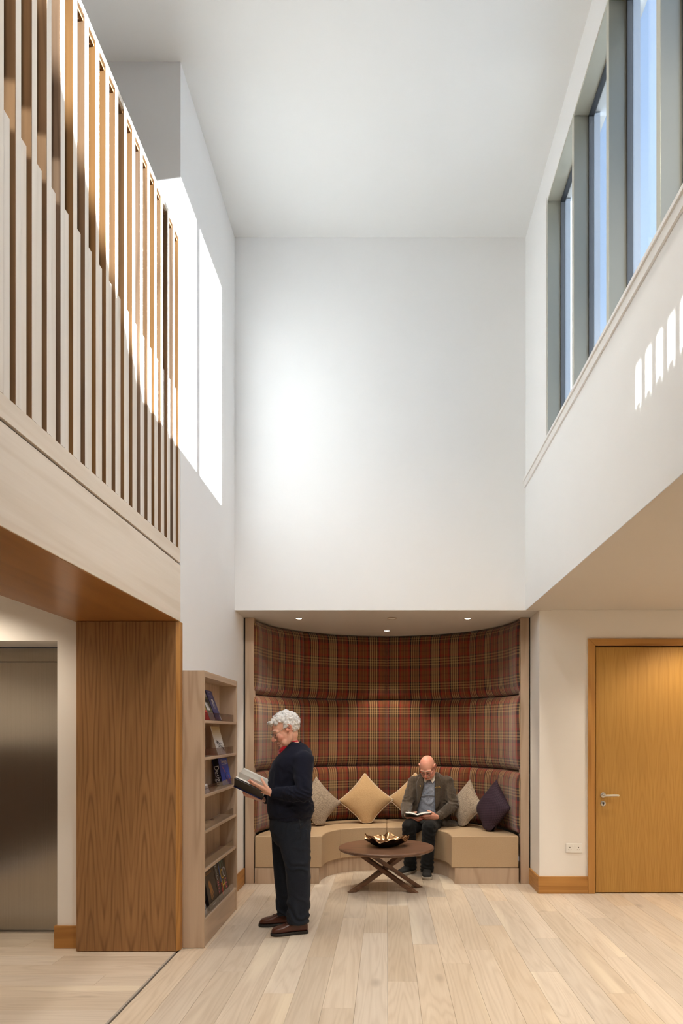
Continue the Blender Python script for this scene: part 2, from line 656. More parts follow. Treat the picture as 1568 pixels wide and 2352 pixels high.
M['leather'] = cloth('beige_leatherette', srgb(186, 160, 128), srgb(180, 154, 122), 120, 0.05, 0.5, sheen=0)
M['tweed'] = cloth('grey_boucle', srgb(96, 82, 70), srgb(196, 178, 156), 220, 0.6, 0.95, dist=0.004)
M['gold'] = cloth('tan_boucle', srgb(176, 142, 100), srgb(196, 164, 122), 200, 0.5, 0.95, dist=0.004)
M['piping'] = cloth('cream_piping', srgb(206, 186, 158), srgb(222, 204, 178), 300, 0.2)
M['navy'] = cloth('navy_knit', (0.0045, 0.0055, 0.013, 1), (0.008, 0.009, 0.019, 1), 300, 0.25, 0.95, sheen=0.03)
M['navy_trouser'] = cloth('charcoal_cotton', (0.008, 0.0105, 0.017, 1), (0.013, 0.0165, 0.025, 1), 260, 0.2, 0.85, sheen=0.04)
M['black_trouser'] = cloth('black_cotton', (0.004, 0.004, 0.004, 1), (0.008, 0.0075, 0.007, 1), 260, 0.2, 0.85, sheen=0.05)
M['red_shirt'] = cloth('red_cotton', srgb(168, 12, 30), srgb(182, 16, 36), 300, 0.1, 0.7)
M['white_shirt'] = cloth('white_cotton', srgb(222, 216, 204), srgb(232, 226, 216), 300, 0.1, 0.7)
M['jacket'] = cloth('brown_tweed', srgb(50, 42, 34), srgb(86, 74, 62), 260, 0.3, 0.95, stripes=(55.0, 0.12, srgb(104, 88, 72)))
M['pullover'] = cloth('blue_grey_knit', srgb(104, 110, 124), srgb(166, 172, 186), 240, 0.4, 0.95)
M['hair'] = cloth('white_hair', srgb(196, 194, 192), srgb(232, 230, 226), 60, 0.4, 0.6, sheen=0.1, dist=0.004)
M['brow'] = cloth('grey_brow', srgb(150, 132, 112), srgb(190, 172, 150), 300, 0.4, 0.7)
M['shoe'] = plain('brown_leather', srgb(74, 36, 22), 0.35, grain=0.25, gscale=20)
M['sole'] = plain('dark_sole', srgb(30, 26, 22), 0.6)
M['lace'] = plain('lace', srgb(40, 22, 15), 0.8)
M['trainer'] = plain('black_mesh', (0.007, 0.007, 0.007, 1), 0.8, grain=0.3, gscale=300)
M['trainer_sole'] = plain('pale_sole', srgb(176, 170, 160), 0.6)
M['wire'] = plain('spectacle_wire', (0.30, 0.28, 0.25, 1), 0.3, 1.0)


def purple():
    t = NT('aubergine_weave', 0.8, 0, 0.25)
    v = t.coords(scale=(60, 60, 60))
    ch = t.new('ShaderNodeTexChecker')
    ch.inputs['Scale'].default_value = 1.0
    t.link(t.coords('UV', (34, 34, 1)), ch.inputs['Vector'])
    n = t.noise(v, 6, 2)
    t.bump(ch.outputs['Fac'], 0.5, 0.004)
    c = t.mix(ch.outputs['Fac'], srgb(44, 30, 40), srgb(64, 46, 56))
    return t.color(t.mix(t.math('MULTIPLY', n, 0.3), c, (0.02, 0.012, 0.016, 1)))


M['purple'] = purple()


def skin(name, base, flush):
    t = NT(name, 0.46, 0, 0.4)
    at = t.new('ShaderNodeAttribute')
    at.attribute_name = 'tone'
    n = t.noise(t.coords(scale=(60, 60, 60)), 1.0, 3)
    c = t.mix(t.math('MULTIPLY', n, 0.35), base, flush)
    sp = t.new('ShaderNodeSeparateColor')
    t.link(at.outputs['Color'], sp.inputs[0])
    c = t.mix(sp.outputs[0], c, flush)
    c = t.mix(sp.outputs[1], c, srgb(90, 44, 34))
    t.b.inputs['Subsurface Weight'].default_value = 0.08
    t.b.inputs['Subsurface Radius'].default_value = (0.01, 0.004, 0.002)
    t.b.inputs['Subsurface Scale'].default_value = 0.5
    t.bump(n, 0.12, 0.002)
    return t.color(c)


M['skin1'] = skin('skin_of_standing_man', srgb(230, 182, 158), srgb(212, 134, 114))
M['skin2'] = skin('skin_of_seated_man', srgb(228, 172, 150), srgb(208, 124, 106))


def bronze():
    t = NT('hammered_bronze', 0.24, 1.0)
    n = t.noise(t.coords(scale=(14, 14, 14)), 1.0, 3)
    t.bump(n, 0.25, 0.01)
    return t.color(t.mix(n, srgb(106, 78, 52), srgb(196, 156, 116)))


M['bronze'] = bronze()
M['bronze_dark'] = plain('bronze_underside', srgb(44, 32, 24), 0.35, 0.9)


# ================================================================== the setting
XL, XR = -1.505, 1.373           # faces of the left and right upper walls
CEIL, LOW = 6.49, 2.80           # high ceiling, low soffit
YB, YD, YA = 6.755, 6.744, 7.168 # upper back wall, door wall, front of the alcove joinery

# ---- floor: sub-floor and every board
fl = struct('floor', box(-4.6, 4.6, -4.2, 9.0, -0.12, -0.016), M['gap'])
near = obj('floor_screed', box(-4.6, 4.6, -4.2, 1.2, -0.016, 0.0), M['plank_y'], fl)
obj('floor_screed', box(3.2, 4.6, 1.2, 6.75, -0.016, 0.0), M['plank_y'], fl)
PW, PL, GAP = 0.19, 1.9, 0.0011
board_meshes = {}


def board(x0, x1, y0, y1, mat):
    key = (round(x1 - x0, 3), round(y1 - y0, 3), mat)
    if key not in board_meshes:
        b = box(0, x1 - x0, 0, y1 - y0, -0.015, 0.0)
        top = [e for e in b.edges if all(abs(v.co.z) < 1e-6 for v in e.verts)]
        bmesh.ops.bevel(b, geom=top, offset=0.0007, segments=1, affect='EDGES')
        bmesh.ops.recalc_face_normals(b, faces=b.faces)
        me = bpy.data.meshes.new('plank')
        b.to_mesh(me)
        b.free()
        me.materials.append(M[mat])
        board_meshes[key] = me
    o = bpy.data.objects.new('plank', board_meshes[key])
    link(o, fl)
    o.location = (x0, y0, 0)


offs = [0.0, 1.27, 0.45, 1.62, 0.83, 0.16, 1.05, 1.48, 0.63, 1.77, 0.3]
x = 0.005 - PW * 8
k = 0
while x < 3.2:
    x0 = max(x, -1.525)
    y = 1.2 - offs[k % 11] * 1.0
    while y < 8.0:
        y0, y1 = max(y, 1.2), min(y + PL, 8.0)
        if (x0 + PW > 1.52 or x0 < -1.5) : y1 = min(y1, 7.3)
        if y1 - y0 > 0.02:
            board(x0 + GAP / 2, x + PW - GAP / 2, y0 + GAP / 2, y1 - GAP / 2, 'plank_y')
        y += PL
    x += PW
    k += 1
y = 5.44
k = 0
while y > 1.2:
    xx = -1.54 + offs[(k * 4) % 11] * 0.9
    y0 = max(1.2, y - PW)
    while xx > -4.5:
        a, b_ = max(xx - PL, -4.5), min(xx, -1.54)
        if b_ - a > 0.02:
            board(a + GAP / 2, b_ - GAP / 2, y0 + GAP / 2, y - GAP / 2, 'plank_x')
        xx -= PL
    y -= PW
    k += 1
tr = struct('trim_1', box(-1.5385, -1.5265, 1.2, 4.945, -0.014, 0.0012), M['strip'])
tag(tr, 'thin grey metal strip between the two directions of floor boards')

# ---- walls
wl_ = struct('wall_left', box(-1.75, XL, 4.985, 7.3, 0, CEIL), M['white'])
struct('wall_landing', box(-4.6, -1.75, 4.985, 5.2, 2.82, CEIL), M['white'])
b = box(-2.434, -1.75, 5.045, 5.40, 0, LOW)
box(-3.80, -2.434, 5.045, 5.40, 2.269, LOW, b)
box(-4.6, -3.80, 5.045, 5.40, 0, LOW, b)
struct('wall_lift', b, M['cream'])
struct('wall_behind_lift', box(-4.6, -1.75, 5.6, 5.8, 0, 2.9), M['cream'])
wf = struct('wall_far_left', box(-4.8, -4.6, -4.2, 5.8, 0, 2.84), M['cream'])
obj('reflection_panel', box(-4.598, -4.58, -4.2, 5.04, 0.0, 1.45), M['dark_unseen'], wf)  # unseen dark panel added to darken the lower part of the lift's reflection
b = box(-4.8, -4.6, -4.2, 5.8, 2.84, 4.752)
box(-4.8, -4.6, -4.2, 5.8, 4.97, CEIL + 0.1, b)
box(-4.8, -4.6, -4.2, 0.2, 4.752, 4.97, b)
box(-4.8, -4.6, 2.50, 5.8, 4.752, 4.97, b)
struct('wall_landing_side', b, M['dark_unseen'])
struct('wall_back', box(-1.75, 1.7, YB, 6.95, LOW, CEIL), M['white'])
struct('wall_front', box(-4.8, 4.8, -4.4, -4.2, 0, CEIL + 0.1), M['white'])
b = box(XR, 1.62, -4.2, YB, LOW, 4.07)
box(XR, 1.62, 5.85, YB, 4.07, CEIL, b)
box(XR, 1.62, -0.6, 5.85, 6.15, CEIL, b)
box(XR, 1.62, -4.2, -0.6, 4.07, CEIL, b)
struct('wall_right', b, M['white'])
b = box(1.507, 1.985, YD, 6.95, 0, LOW)
box(1.985, 3.08, YD, 6.95, 2.52, LOW, b)
box(3.08, 4.6, YD, 6.95, 0, LOW, b)
struct('wall_door', b, M['cream'])
struct('wall_alcove_right', box(1.507, 1.70, 6.95, 7.4, 0, LOW), M['cream'])
struct('wall_alcove', box(-1.75, 1.75, 8.75, 8.9, 0, 2.9), M['cream'])
b = box(-1.75, -1.70, 7.3, 8.8, 0, 2.9)
box(1.70, 1.75, 7.3, 8.8, 0, 2.9, b)
struct('wall_alcove_sides', b, M['cream'])
struct('wall_far_right', box(4.6, 4.8, -4.2, 6.95, 0, 2.95), M['cream'])
struct('ceiling', box(-4.8, 1.7, -4.4, 6.95, CEIL, CEIL + 0.12), M['ceiling'])
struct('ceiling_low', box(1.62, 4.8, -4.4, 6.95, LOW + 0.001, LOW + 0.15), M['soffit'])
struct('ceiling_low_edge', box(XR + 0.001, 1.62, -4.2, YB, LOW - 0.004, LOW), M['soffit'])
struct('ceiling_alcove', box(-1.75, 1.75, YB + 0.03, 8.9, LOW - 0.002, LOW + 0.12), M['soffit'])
struct('ceiling_lobby', box(-4.6, -1.60, -4.2, 5.0, 2.82, 2.885), M['cream'])
struct('floor_landing', box(-4.6, -1.605, -4.2, 4.98, 2.886, 2.905), M['dark_unseen'])

# ---- skirtings
def skirting(n, bm, mat):
    return struct(n, bm, mat, bevel=0.003)
skirting('baseboard_right', box(1.492, 1.985, YD - 0.016, YD + 0.01, 0, 0.168), M['oak_x'])
skirting('baseboard_alcove_right', box(1.492, 1.512, YD + 0.0105, 7.165, 0, 0.168), M['oak_y'])
skirting('baseboard_left', box(XL, XL + 0.016, 6.17, 7.165, 0, 0.168), M['oak_y'])
b = box(-2.451, -2.25, 5.028, 5.045, 0, 0.168)
box(-2.451, -2.434, 5.045, 5.36, 0, 0.168, b)
skirting('baseboard_lift', b, M['oak_x'])

# ---- timber portal below the gallery: post, soffit, fascia
po_ = struct_root('trim_2', 'oak-clad post, soffit and beam under the gallery screen')
obj('post_panel', box(-2.25, -1.530, 4.948, 5.04, 0.006, 2.398), M['col_oak'], po_, bevel=0.002)
b = prism([(-1.529, 4.949, 0.006), (-1.5042, 4.975, 0.006), (-1.5042, 5.03, 0.006), (-1.529, 5.03, 0.006)], (0, 0, 2.392))
obj('post_edge', b, M['oak_z'], po_)
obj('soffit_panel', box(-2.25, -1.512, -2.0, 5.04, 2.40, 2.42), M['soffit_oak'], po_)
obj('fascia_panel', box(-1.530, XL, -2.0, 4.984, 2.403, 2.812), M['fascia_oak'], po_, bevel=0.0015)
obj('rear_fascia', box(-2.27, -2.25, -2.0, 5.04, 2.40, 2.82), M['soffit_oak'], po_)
obj('shadow_gap', box(-1.60, -1.522, -2.0, 4.984, 2.805, 2.83), M['gap'], po_)

# ---- gallery screen of upright oak slats
ba = thing('slatted_screen', 'tall screen of upright oak slats along the upper gallery, sunlit from the right', 'screen', (XL, 3.8, 2.826))
L0 = Vector(ba.location)


def pt_obj(name, bm, mat, bevel=0.0, **kw):
    o = obj(name, bm, mat, ba, bevel=bevel, **kw)
    o.data.transform(Matrix.Translation(-L0))
    return o


pt_obj('base_rail', box(-1.60, XL, -0.4, 4.975, 2.828, 2.925), M['fascia_oak'], 0.0015)
pt_obj('top_rail', box(-1.597, XL + 0.001, -0.4, 4.976, 5.165, 5.20), M['slat_lit'], 0.0015)
pt_obj('rail_strip', box(-1.530, -1.514, -0.4, 4.972, 5.142, 5.154), M['slat_oak'])
pt_obj('rail_strip', box(-1.580, -1.560, -0.4, 4.972, 5.110, 5.122), M['slat_oak'])


def unit_box(name, sx, sy, sz):
    me = bpy.data.meshes.new(name)
    b = box(-sx, 0, 0, sy, 0, sz)
    bmesh.ops.recalc_face_normals(b, faces=b.faces)
    es = [e for e in b.edges if abs(e.verts[0].co.z - e.verts[1].co.z) > 1e-3]
    bmesh.ops.bevel(b, geom=es, offset=0.0015, segments=1, affect='EDGES')
    b.to_mesh(me)
    b.free()
    return me


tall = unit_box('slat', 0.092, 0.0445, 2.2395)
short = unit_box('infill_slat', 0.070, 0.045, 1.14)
for me_ in (tall, short):                         # same oak: window light painted into fronts, shade into sides
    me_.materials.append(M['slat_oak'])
    me_.materials.append(M['slat_lit'])
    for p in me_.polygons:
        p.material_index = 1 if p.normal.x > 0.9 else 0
n = 0
yy = 4.9305
slat_y = []
while yy > 0.2:
    slat_y.append(yy)
    yy -= 0.1272
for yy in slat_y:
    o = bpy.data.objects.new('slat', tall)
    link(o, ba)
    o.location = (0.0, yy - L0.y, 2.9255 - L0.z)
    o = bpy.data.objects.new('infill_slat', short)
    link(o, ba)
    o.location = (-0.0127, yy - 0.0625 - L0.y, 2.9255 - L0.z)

# ---- clerestory window
wi = struct_root('window_1', 'tall clerestory glazing with deep aluminium mullions')
WZ0, WZ1 = 4.08, 6.15
obj('head_lining', box(XR + 0.002, 1.52, -0.6, 5.85, WZ1 - 0.02, WZ1), M['alu'], wi)
obj('jamb_lining', box(XR + 0.002, 1.52, 5.83, 5.85, WZ0, WZ1 - 0.02), M['alu'], wi)
obj('jamb_lining', box(XR + 0.002, 1.52, -0.6, -0.58, WZ0, WZ1 - 0.02), M['alu'], wi)
obj('sill_lining', box(1.42, 1.52, -0.6, 5.83, WZ0, WZ0 + 0.03), M['alu'], wi)
obj('architrave', box(XR - 0.006, XR, 5.851, 5.885, 4.10, 6.175), M['sill'], wi)
mull = [5.022, 4.228, 3.434, 2.634, 1.834, 1.034, 0.234]
edges = [5.83] + mull + [-0.63]
for yy in mull:
    obj('mullion', box(XR + 0.002, 1.52, yy, yy + 0.052, WZ0, WZ1 - 0.021), M['alu'], wi, bevel=0.002)
for i in range(len(edges) - 1):
    y1 = edges[i] if i == 0 else edges[i]
    y0 = edges[i + 1] + 0.052
    g = box(1.482, 1.519, y1 - 0.022, y1 - 0.0005, WZ0 + 0.03, WZ1 - 0.021)
    box(1.482, 1.519, y0 + 0.0005, y0 + 0.022, WZ0 + 0.03, WZ1 - 0.021, g)
    box(1.482, 1.519, y0 + 0.022, y1 - 0.022, WZ1 - 0.042, WZ1 - 0.021, g)
    box(1.482, 1.519, y0 + 0.022, y1 - 0.022, WZ0 + 0.03, WZ0 + 0.05, g)
    obj('gasket', g, M['gasket'], wi)
    obj('pane', box(1.498, 1.504, y0 + 0.018, y1 - 0.018, WZ0 + 0.045, WZ1 - 0.036), M['glass'], wi)
    obj('outer_cap', box(1.52, 1.565, y1 - 0.012, y1 + 0.02 if i else 5.85, WZ0, WZ1), M['alu_out'], wi)
obj('window_board', box(1.347, 1.43, -0.6, YB, 4.074, 4.100), M['sill'], wi, bevel=0.003)
obj('window_apron', box(1.358, XR, -0.6, YB, 4.012, 4.073), M['sill'], wi, bevel=0.002)

# ---- slot added in the unseen landing wall to shape the stripes of light
w2 = struct_root('added_slot', 'unseen slot added high in the landing wall to let the stripe light through')
obj('pane', box(-4.71, -4.70, 0.2, 2.50, 4.752, 4.97), M['glass'], w2)

# ---- oak door on the right
d1 = struct_root('door_1', 'plain oak door with lever handle in an oak frame')
DX0, DX1, DZ = 2.062, 3.005, 2.432
b = prism([(1.983, YD - 0.02, 0), (2.055, YD - 0.02, 0), (2.055, YD - 0.02, 2.444), (1.983, YD - 0.02, 2.516)], (0, 0.06, 0))
obj('frame', b, M['oak_z'], d1, bevel=0.003)
b = prism([(1.983, YD - 0.02, 2.517), (2.055, YD - 0.02, 2.445), (3.012, YD - 0.02, 2.445), (3.084, YD - 0.02, 2.517)], (0, 0.06, 0))
obj('frame', b, M['oak_x'], d1, bevel=0.003)
b = prism([(3.084, YD - 0.02, 0), (3.012, YD - 0.02, 0), (3.012, YD - 0.02, 2.444), (3.084, YD - 0.02, 2.516)], (0, 0.06, 0))
obj('frame', b, M['oak_z'], d1, bevel=0.003)
obj('frame_rebate', box(1.99, 3.07, YD + 0.04, YD + 0.09, 0, 2.50), M['gap'], d1)
leaf = obj('leaf', box(DX0, DX1, YD - 0.008, YD + 0.038, 0.012, DZ), M['door_oak'], d1, bevel=0.002)
hz, hx = 0.972, 2.132
hb = lathe([(0.026, 0), (0.026, -0.007), (0.022, -0.009)], 24, None, (hx, YD - 0.008, hz), 'Y')
tube([(hx, YD - 0.015, hz), (hx, YD - 0.055, hz), (hx + 0.012, YD - 0.064, hz), (hx + 0.135, YD - 0.064, hz)], 0.0095, 10, hb, 3)
obj('handle', hb, M['steel'], leaf, smooth=True)
lb = lathe([(0.026, 0), (0.026, -0.008), (0.021, -0.010)], 24, None, (hx, YD - 0.008, hz - 0.083), 'Y')
lk = obj('lock', lb, M['steel'], leaf, bevel=0.001)
lb = lathe([(0.010, 0), (0.010, -0.004)], 14, None, (hx, YD - 0.018, hz - 0.078), 'Y')
box(hx - 0.004, hx + 0.004, YD - 0.022, YD - 0.018, hz - 0.100, hz - 0.080, lb)
obj('keyhole', lb, M['gasket'], leaf)
obj('latch_plate', box(2.0555, 2.0615, YD - 0.004, YD + 0.02, hz - 0.01, hz + 0.06), M['gasket'], d1)

# ---- lift at the left
d2 = struct_root('door_2', 'brushed steel lift door in a white reveal')
obj('leaf', box(-3.80, -2.436, 5.455, 5.49, 0.012, 2.152), M['lift'], d2)
obj('header', box(-3.80, -2.436, 5.436, 5.50, 2.156, 2.2685), M['lift'], d2, bevel=0.002)
obj('threshold', box(-3.80, -2.436, 5.41, 5.50, 0.0, 0.010), M['steel'], d2)
obj('shaft_back', box(-3.85, -2.40, 5.50, 5.52, 0, 2.3), M['gap'], d2)


# ---- wall socket
so = thing('wall_socket', 'white double power socket low on the wall left of the oak door', 'socket', (1.848, YD, 0.449))
def so_obj(nm, bm, mat, bevel=0.0):
    return obj(nm, bm, mat, so, bevel=bevel)
so_obj('plate', box(-0.081, 0.081, -0.009, 0, -0.046, 0.046), M['plastic'], 0.003)
for s in (-1, 1):
    b = bmesh.new()
    cx = s * 0.043
    box(cx - 0.004, cx + 0.004, -0.0096, -0.0088, 0.0, 0.011, b)
    box(cx - 0.015, cx - 0.008, -0.0096, -0.0088, -0.020, -0.014, b)
    box(cx + 0.008, cx + 0.015, -0.0096, -0.0088, -0.020, -0.014, b)
    so_obj('pin_holes', b, M['black'])
    so_obj('switch', box(s * 0.010 - 0.0065, s * 0.010 + 0.0065, -0.0125, -0.009, 0.008, 0.030), M['plastic'], 0.001)

# ---- downlights
def downlight(x, y, z, label, glow=True, power=0.0, col=WARM, size=70, r=0.042, aim=(0, 0, -1), group=None, blend=0.6, soft=0.03):
    t = thing('downlight', label, 'ceiling light', (x, y, z), 0, group)
    b = bmesh.new()
    lathe([(r * 0.72, -0.001), (r * 0.78, -0.005), (r, -0.004), (r + 0.002, 0.0), (r * 0.72, 0.0)], 28, b)
    obj('trim_ring', b, M['steel'] if glow else M['case_oak'], t, smooth=True)
    obj('lens', lathe([(r * 0.71, -0.0005), (r * 0.71, -0.003)], 24), M['lamp'] if glow else M['plastic'], t)
    if power:
        l = lamp('SPOT', 'downlight_beam', (0, 0, -0.012), aim, power, col, spot_size=math.radians(size), spot_blend=blend, shadow_soft_size=soft)
        l.parent = t
    return t


ZC = LOW - 0.002
PD = 42.0
downlight(-0.93, 7.23, ZC, 'recessed downlight at the left of the alcove ceiling', True, PD, aim=(0.05, 0.12, -1), size=80)
downlight(0.855, 7.23, ZC, 'recessed downlight at the right of the alcove ceiling, glowing brightest', True, PD, aim=(-0.05, 0.12, -1), size=80)
downlight(0.0, 8.11, ZC, 'recessed downlight deep in the alcove, above the middle of the back', True, PD * 1.5, aim=(0, 0.0, -1), size=74)
t = thing('smoke_detector', 'flat round smoke detector in the alcove ceiling between two downlights', 'detector', (0.055, 7.21, ZC))
obj('rim', lathe([(0.05, -0.001), (0.05, -0.006), (0.043, -0.010), (0.043, -0.001)], 28), M['case_oak'], t, smooth=True)
obj('face', lathe([(0.042, -0.001), (0.042, -0.007)], 24), M['plastic'], t)
# lamps of the low ceilings, above and beside the view
for x, y, wh in ((2.95, 6.1, 'nearest the oak door'), (2.55, 4.2, 'second from the door wall'), (2.55, 2.2, 'third from the door wall'), (3.9, 5.2, 'far right, towards the door wall'),
                 (3.9, 3.0, 'far right, further from the door wall'), (2.55, 0.2, 'furthest from the door wall')):
    downlight(x, y, LOW + 0.001, 'recessed downlight in the right soffit, ' + wh, True, 64, WARM, 130, group='downlights of the right soffit')
for x, y, wh in ((-3.1, 4.45, 'just before the lift'), (-3.7, 2.6, 'second from the lift'), (-3.6, 0.9, 'third from the lift')):
    downlight(x, y, 2.82, 'recessed downlight in the lobby ceiling, ' + wh, True, 64, WARM, 130, group='downlights of the lobby')
for x, y, wh in ((-0.7, 3.3, 'left of the two nearer the alcove'), (0.8, 3.3, 'right of the two nearer the alcove')):  # unseen fill lamps added to brighten the floor below
    downlight(x, y, CEIL, 'added fill lamp in the unseen part of the high ceiling, ' + wh, True, 70, WARM2, 76, r=0.07, aim=(0, 0.22, -1), group='added fill lamps of the high ceiling', blend=1.0, soft=0.10)
for x, y, wh in ((-0.7, 1.0, 'left of the two above the viewer'), (0.8, 1.0, 'right of the two above the viewer')):  # unseen fill lamps added to light the standing man and alcove from the front
    downlight(x, y, CEIL, 'added fill lamp in the unseen part of the high ceiling, ' + wh, True, 420, WARM2, 70, r=0.07, aim=(-0.08, 0.80, -1), group='added fill lamps of the high ceiling', blend=1.0, soft=0.20)

# ---- gabled house across the street whose roof cuts off the low sun
ho = struct_root('neighbouring_house', 'gabled house across the street, out of view')
obj('house_wall', prism([(14, 3.0, -3), (14, 3.0, 5.2), (14, -3.0, 10.4), (14, -9.0, 5.2), (14, -9.0, -3)], (8, 0, 0)), M['cream'], ho)
for s_ in (1, -1):
    obj('roof', prism([(13.8, -3.0, 10.42), (13.8, -3.0 + s_ * 6.4, 10.42 - 5.547), (13.8, -3.0 + s_ * 6.4, 10.57 - 5.547), (13.8, -3.0, 10.60)], (8.4, 0, 0)), M['dark_unseen'], ho)


# ================================================================== alcove seating
YC = YA
bq = thing('alcove_banquette', 'curved alcove banquette with tartan padded back, beige seat and oak posts', 'banquette', (0, YC, 0))
LB = Vector((0, YC, 0))


def bq_obj(nm, bm, mat, parent=None, **kw):
    o = obj(nm, bm, mat, parent or bq, **kw)
    o.data.transform(Matrix.Translation(-LB))
    return o


bq_obj('post', box(-1.486, -1.396, YA, YA + 0.09, 0, LOW - 0.004), M['case_oak'], bevel=0.002)
bq_obj('post', box(1.404, 1.494, YA, YA + 0.09, 0, LOW - 0.004), M['case_oak'], bevel=0.002)
bq_obj('shadow_gap', box(-1.503, -1.487, YA + 0.01, YA + 0.05, 0, LOW - 0.004), M['gap'])
bq_obj('shadow_gap', box(1.495, 1.506, YA + 0.01, YA + 0.05, 0, LOW - 0.004), M['gap'])
R0 = 1.40
rows = [(0.50, 1.172), (1.176, 1.996), (2.0, 2.797)]
cols = [(-90, -45), (-45, 0), (0, 45), (45, 90)]
NU, NV = 26, 22
for (z0, z1) in rows:
    for (a0, a1) in cols:
        bm = bmesh.new()
        uvl = bm.loops.layers.uv.new('UVMap')
        grid, uvs = [], {}
        for j in range(NV + 1):
            v = j / NV
            v = 0.5 - 0.5 * math.cos(PI * v) if True else v
            row = []
            for i in range(NU + 1):
                u = i / NU
                u = 0.5 * u + 0.5 * (0.5 - 0.5 * math.cos(PI * u))
                th = math.radians(a0 + (a1 - a0) * u)
                pv = max(0.0, 1 - abs(2 * v - 1) ** 7) ** 0.55
                pu = max(0.0, 1 - abs(2 * u - 1) ** 16) ** 0.5
                bulge = 0.085 * pv * (0.50 + 0.50 * pu) * (1 + 0.12 * (v - 0.5))
                sag = 0.006 * noise.noise(Vector((th * 6, z0 * 9 + v * 3, 3.1))) * pv
                r = R0 + 0.045 - bulge + sag
                p = Vector((r * math.sin(th), YC + 0.012 + r * math.cos(th), z0 + (z1 - z0) * v))
                vert = bm.verts.new(p)
                uvs[vert] = (th * 1.40 - 0.18 * 0.268 + 20 * 0.268, z0 + (z1 - z0) * v + 0.012)
                row.append(vert)
            grid.append(row)
        for j in range(NV):
            for i in range(NU):
                f = bm.faces.new((grid[j][i], grid[j][i + 1], grid[j + 1][i + 1], grid[j + 1][i]))
                for lp in f.loops: lp[uvl].uv = uvs[lp.vert]
        # back of the pad
        back = []
        for j in (0, NV):
            row = []
            for i in range(NU + 1):
                p = grid[j][i].co
                d = Vector((p.x, p.y - YC, 0)).normalized()
                q = Vector((0, YC, p.z)) + d * (R0 + 0.06)
                vert = bm.verts.new(q)
                uvs[vert] = uvs[grid[j][i]]
                row.append(vert)
            back.append(row)
        for i in range(NU):
            for f in (bm.faces.new((grid[0][i + 1], grid[0][i], back[0][i], back[0][i + 1])),
                      bm.faces.new((grid[NV][i], grid[NV][i + 1], back[1][i + 1], back[1][i])),
                      bm.faces.new((back[0][i], back[1][i], back[1][i + 1], back[0][i + 1]))):
                for lp in f.loops: lp[uvl].uv = uvs[lp.vert]
        bq_obj('back_panel', bm, M['tartan'], smooth=True)


def inner(th, a, bb, n=2.6):
    s, c = math.sin(th), math.cos(th)
    return Vector((a * math.copysign(abs(s) ** (2 / n), s), YC + bb * abs(c) ** (2 / n), 0))


def outer(th, r=1.41):
    return Vector((r * math.sin(th), YC + r * math.cos(th), 0))


def ring_seg(a0, a1, a, bb, z0, z1, ro, nseg=18, crown=0.0):
    bm = bmesh.new()
    prev = None
    first = last = None
    for i in range(nseg + 1):
        th = math.radians(a0 + (a1 - a0) * i / nseg)
        th = max(-PI / 2 + 1e-4, min(PI / 2 - 1e-4, th))
        I, O = inner(th, a, bb), outer(th, ro)
        if abs(abs(math.degrees(th)) - 90) < 0.1:
            I.y = O.y = YC
        cur = [bm.verts.new((I.x, I.y, z0)), bm.verts.new((I.x, I.y, z1))]
        cur += [bm.verts.new((I.x + (O.x - I.x) * f, I.y + (O.y - I.y) * f, z1 + crown * math.sin(PI * f))) for f in (0.33, 0.66)] if crown else []
        cur += [bm.verts.new((O.x, O.y, z1)), bm.verts.new((O.x, O.y, z0))]
        m = len(cur)
        if prev:
            for q in range(m):
                bm.faces.new((prev[q], prev[(q + 1) % m], cur[(q + 1) % m], cur[q]))
        else: first = cur
        prev = cur
    bm.faces.new(first[::-1])
    bm.faces.new(prev)
    return bm


for k, (a0, a1) in enumerate(cols):
    g = 0.01
    bq_obj('seat_cushion', ring_seg(a0 + (g if k else 0), a1 - (g if k < 3 else 0), 0.678, 0.672, 0.168, 0.501, 1.385), M['leather'], bevel=0.012, seg=4, angle=50)
b = ring_seg(-90, 90, 0.712, 0.705, 0.0, 0.166, 1.385, 48)
bq_obj('plinth', b, M['case_oak'])


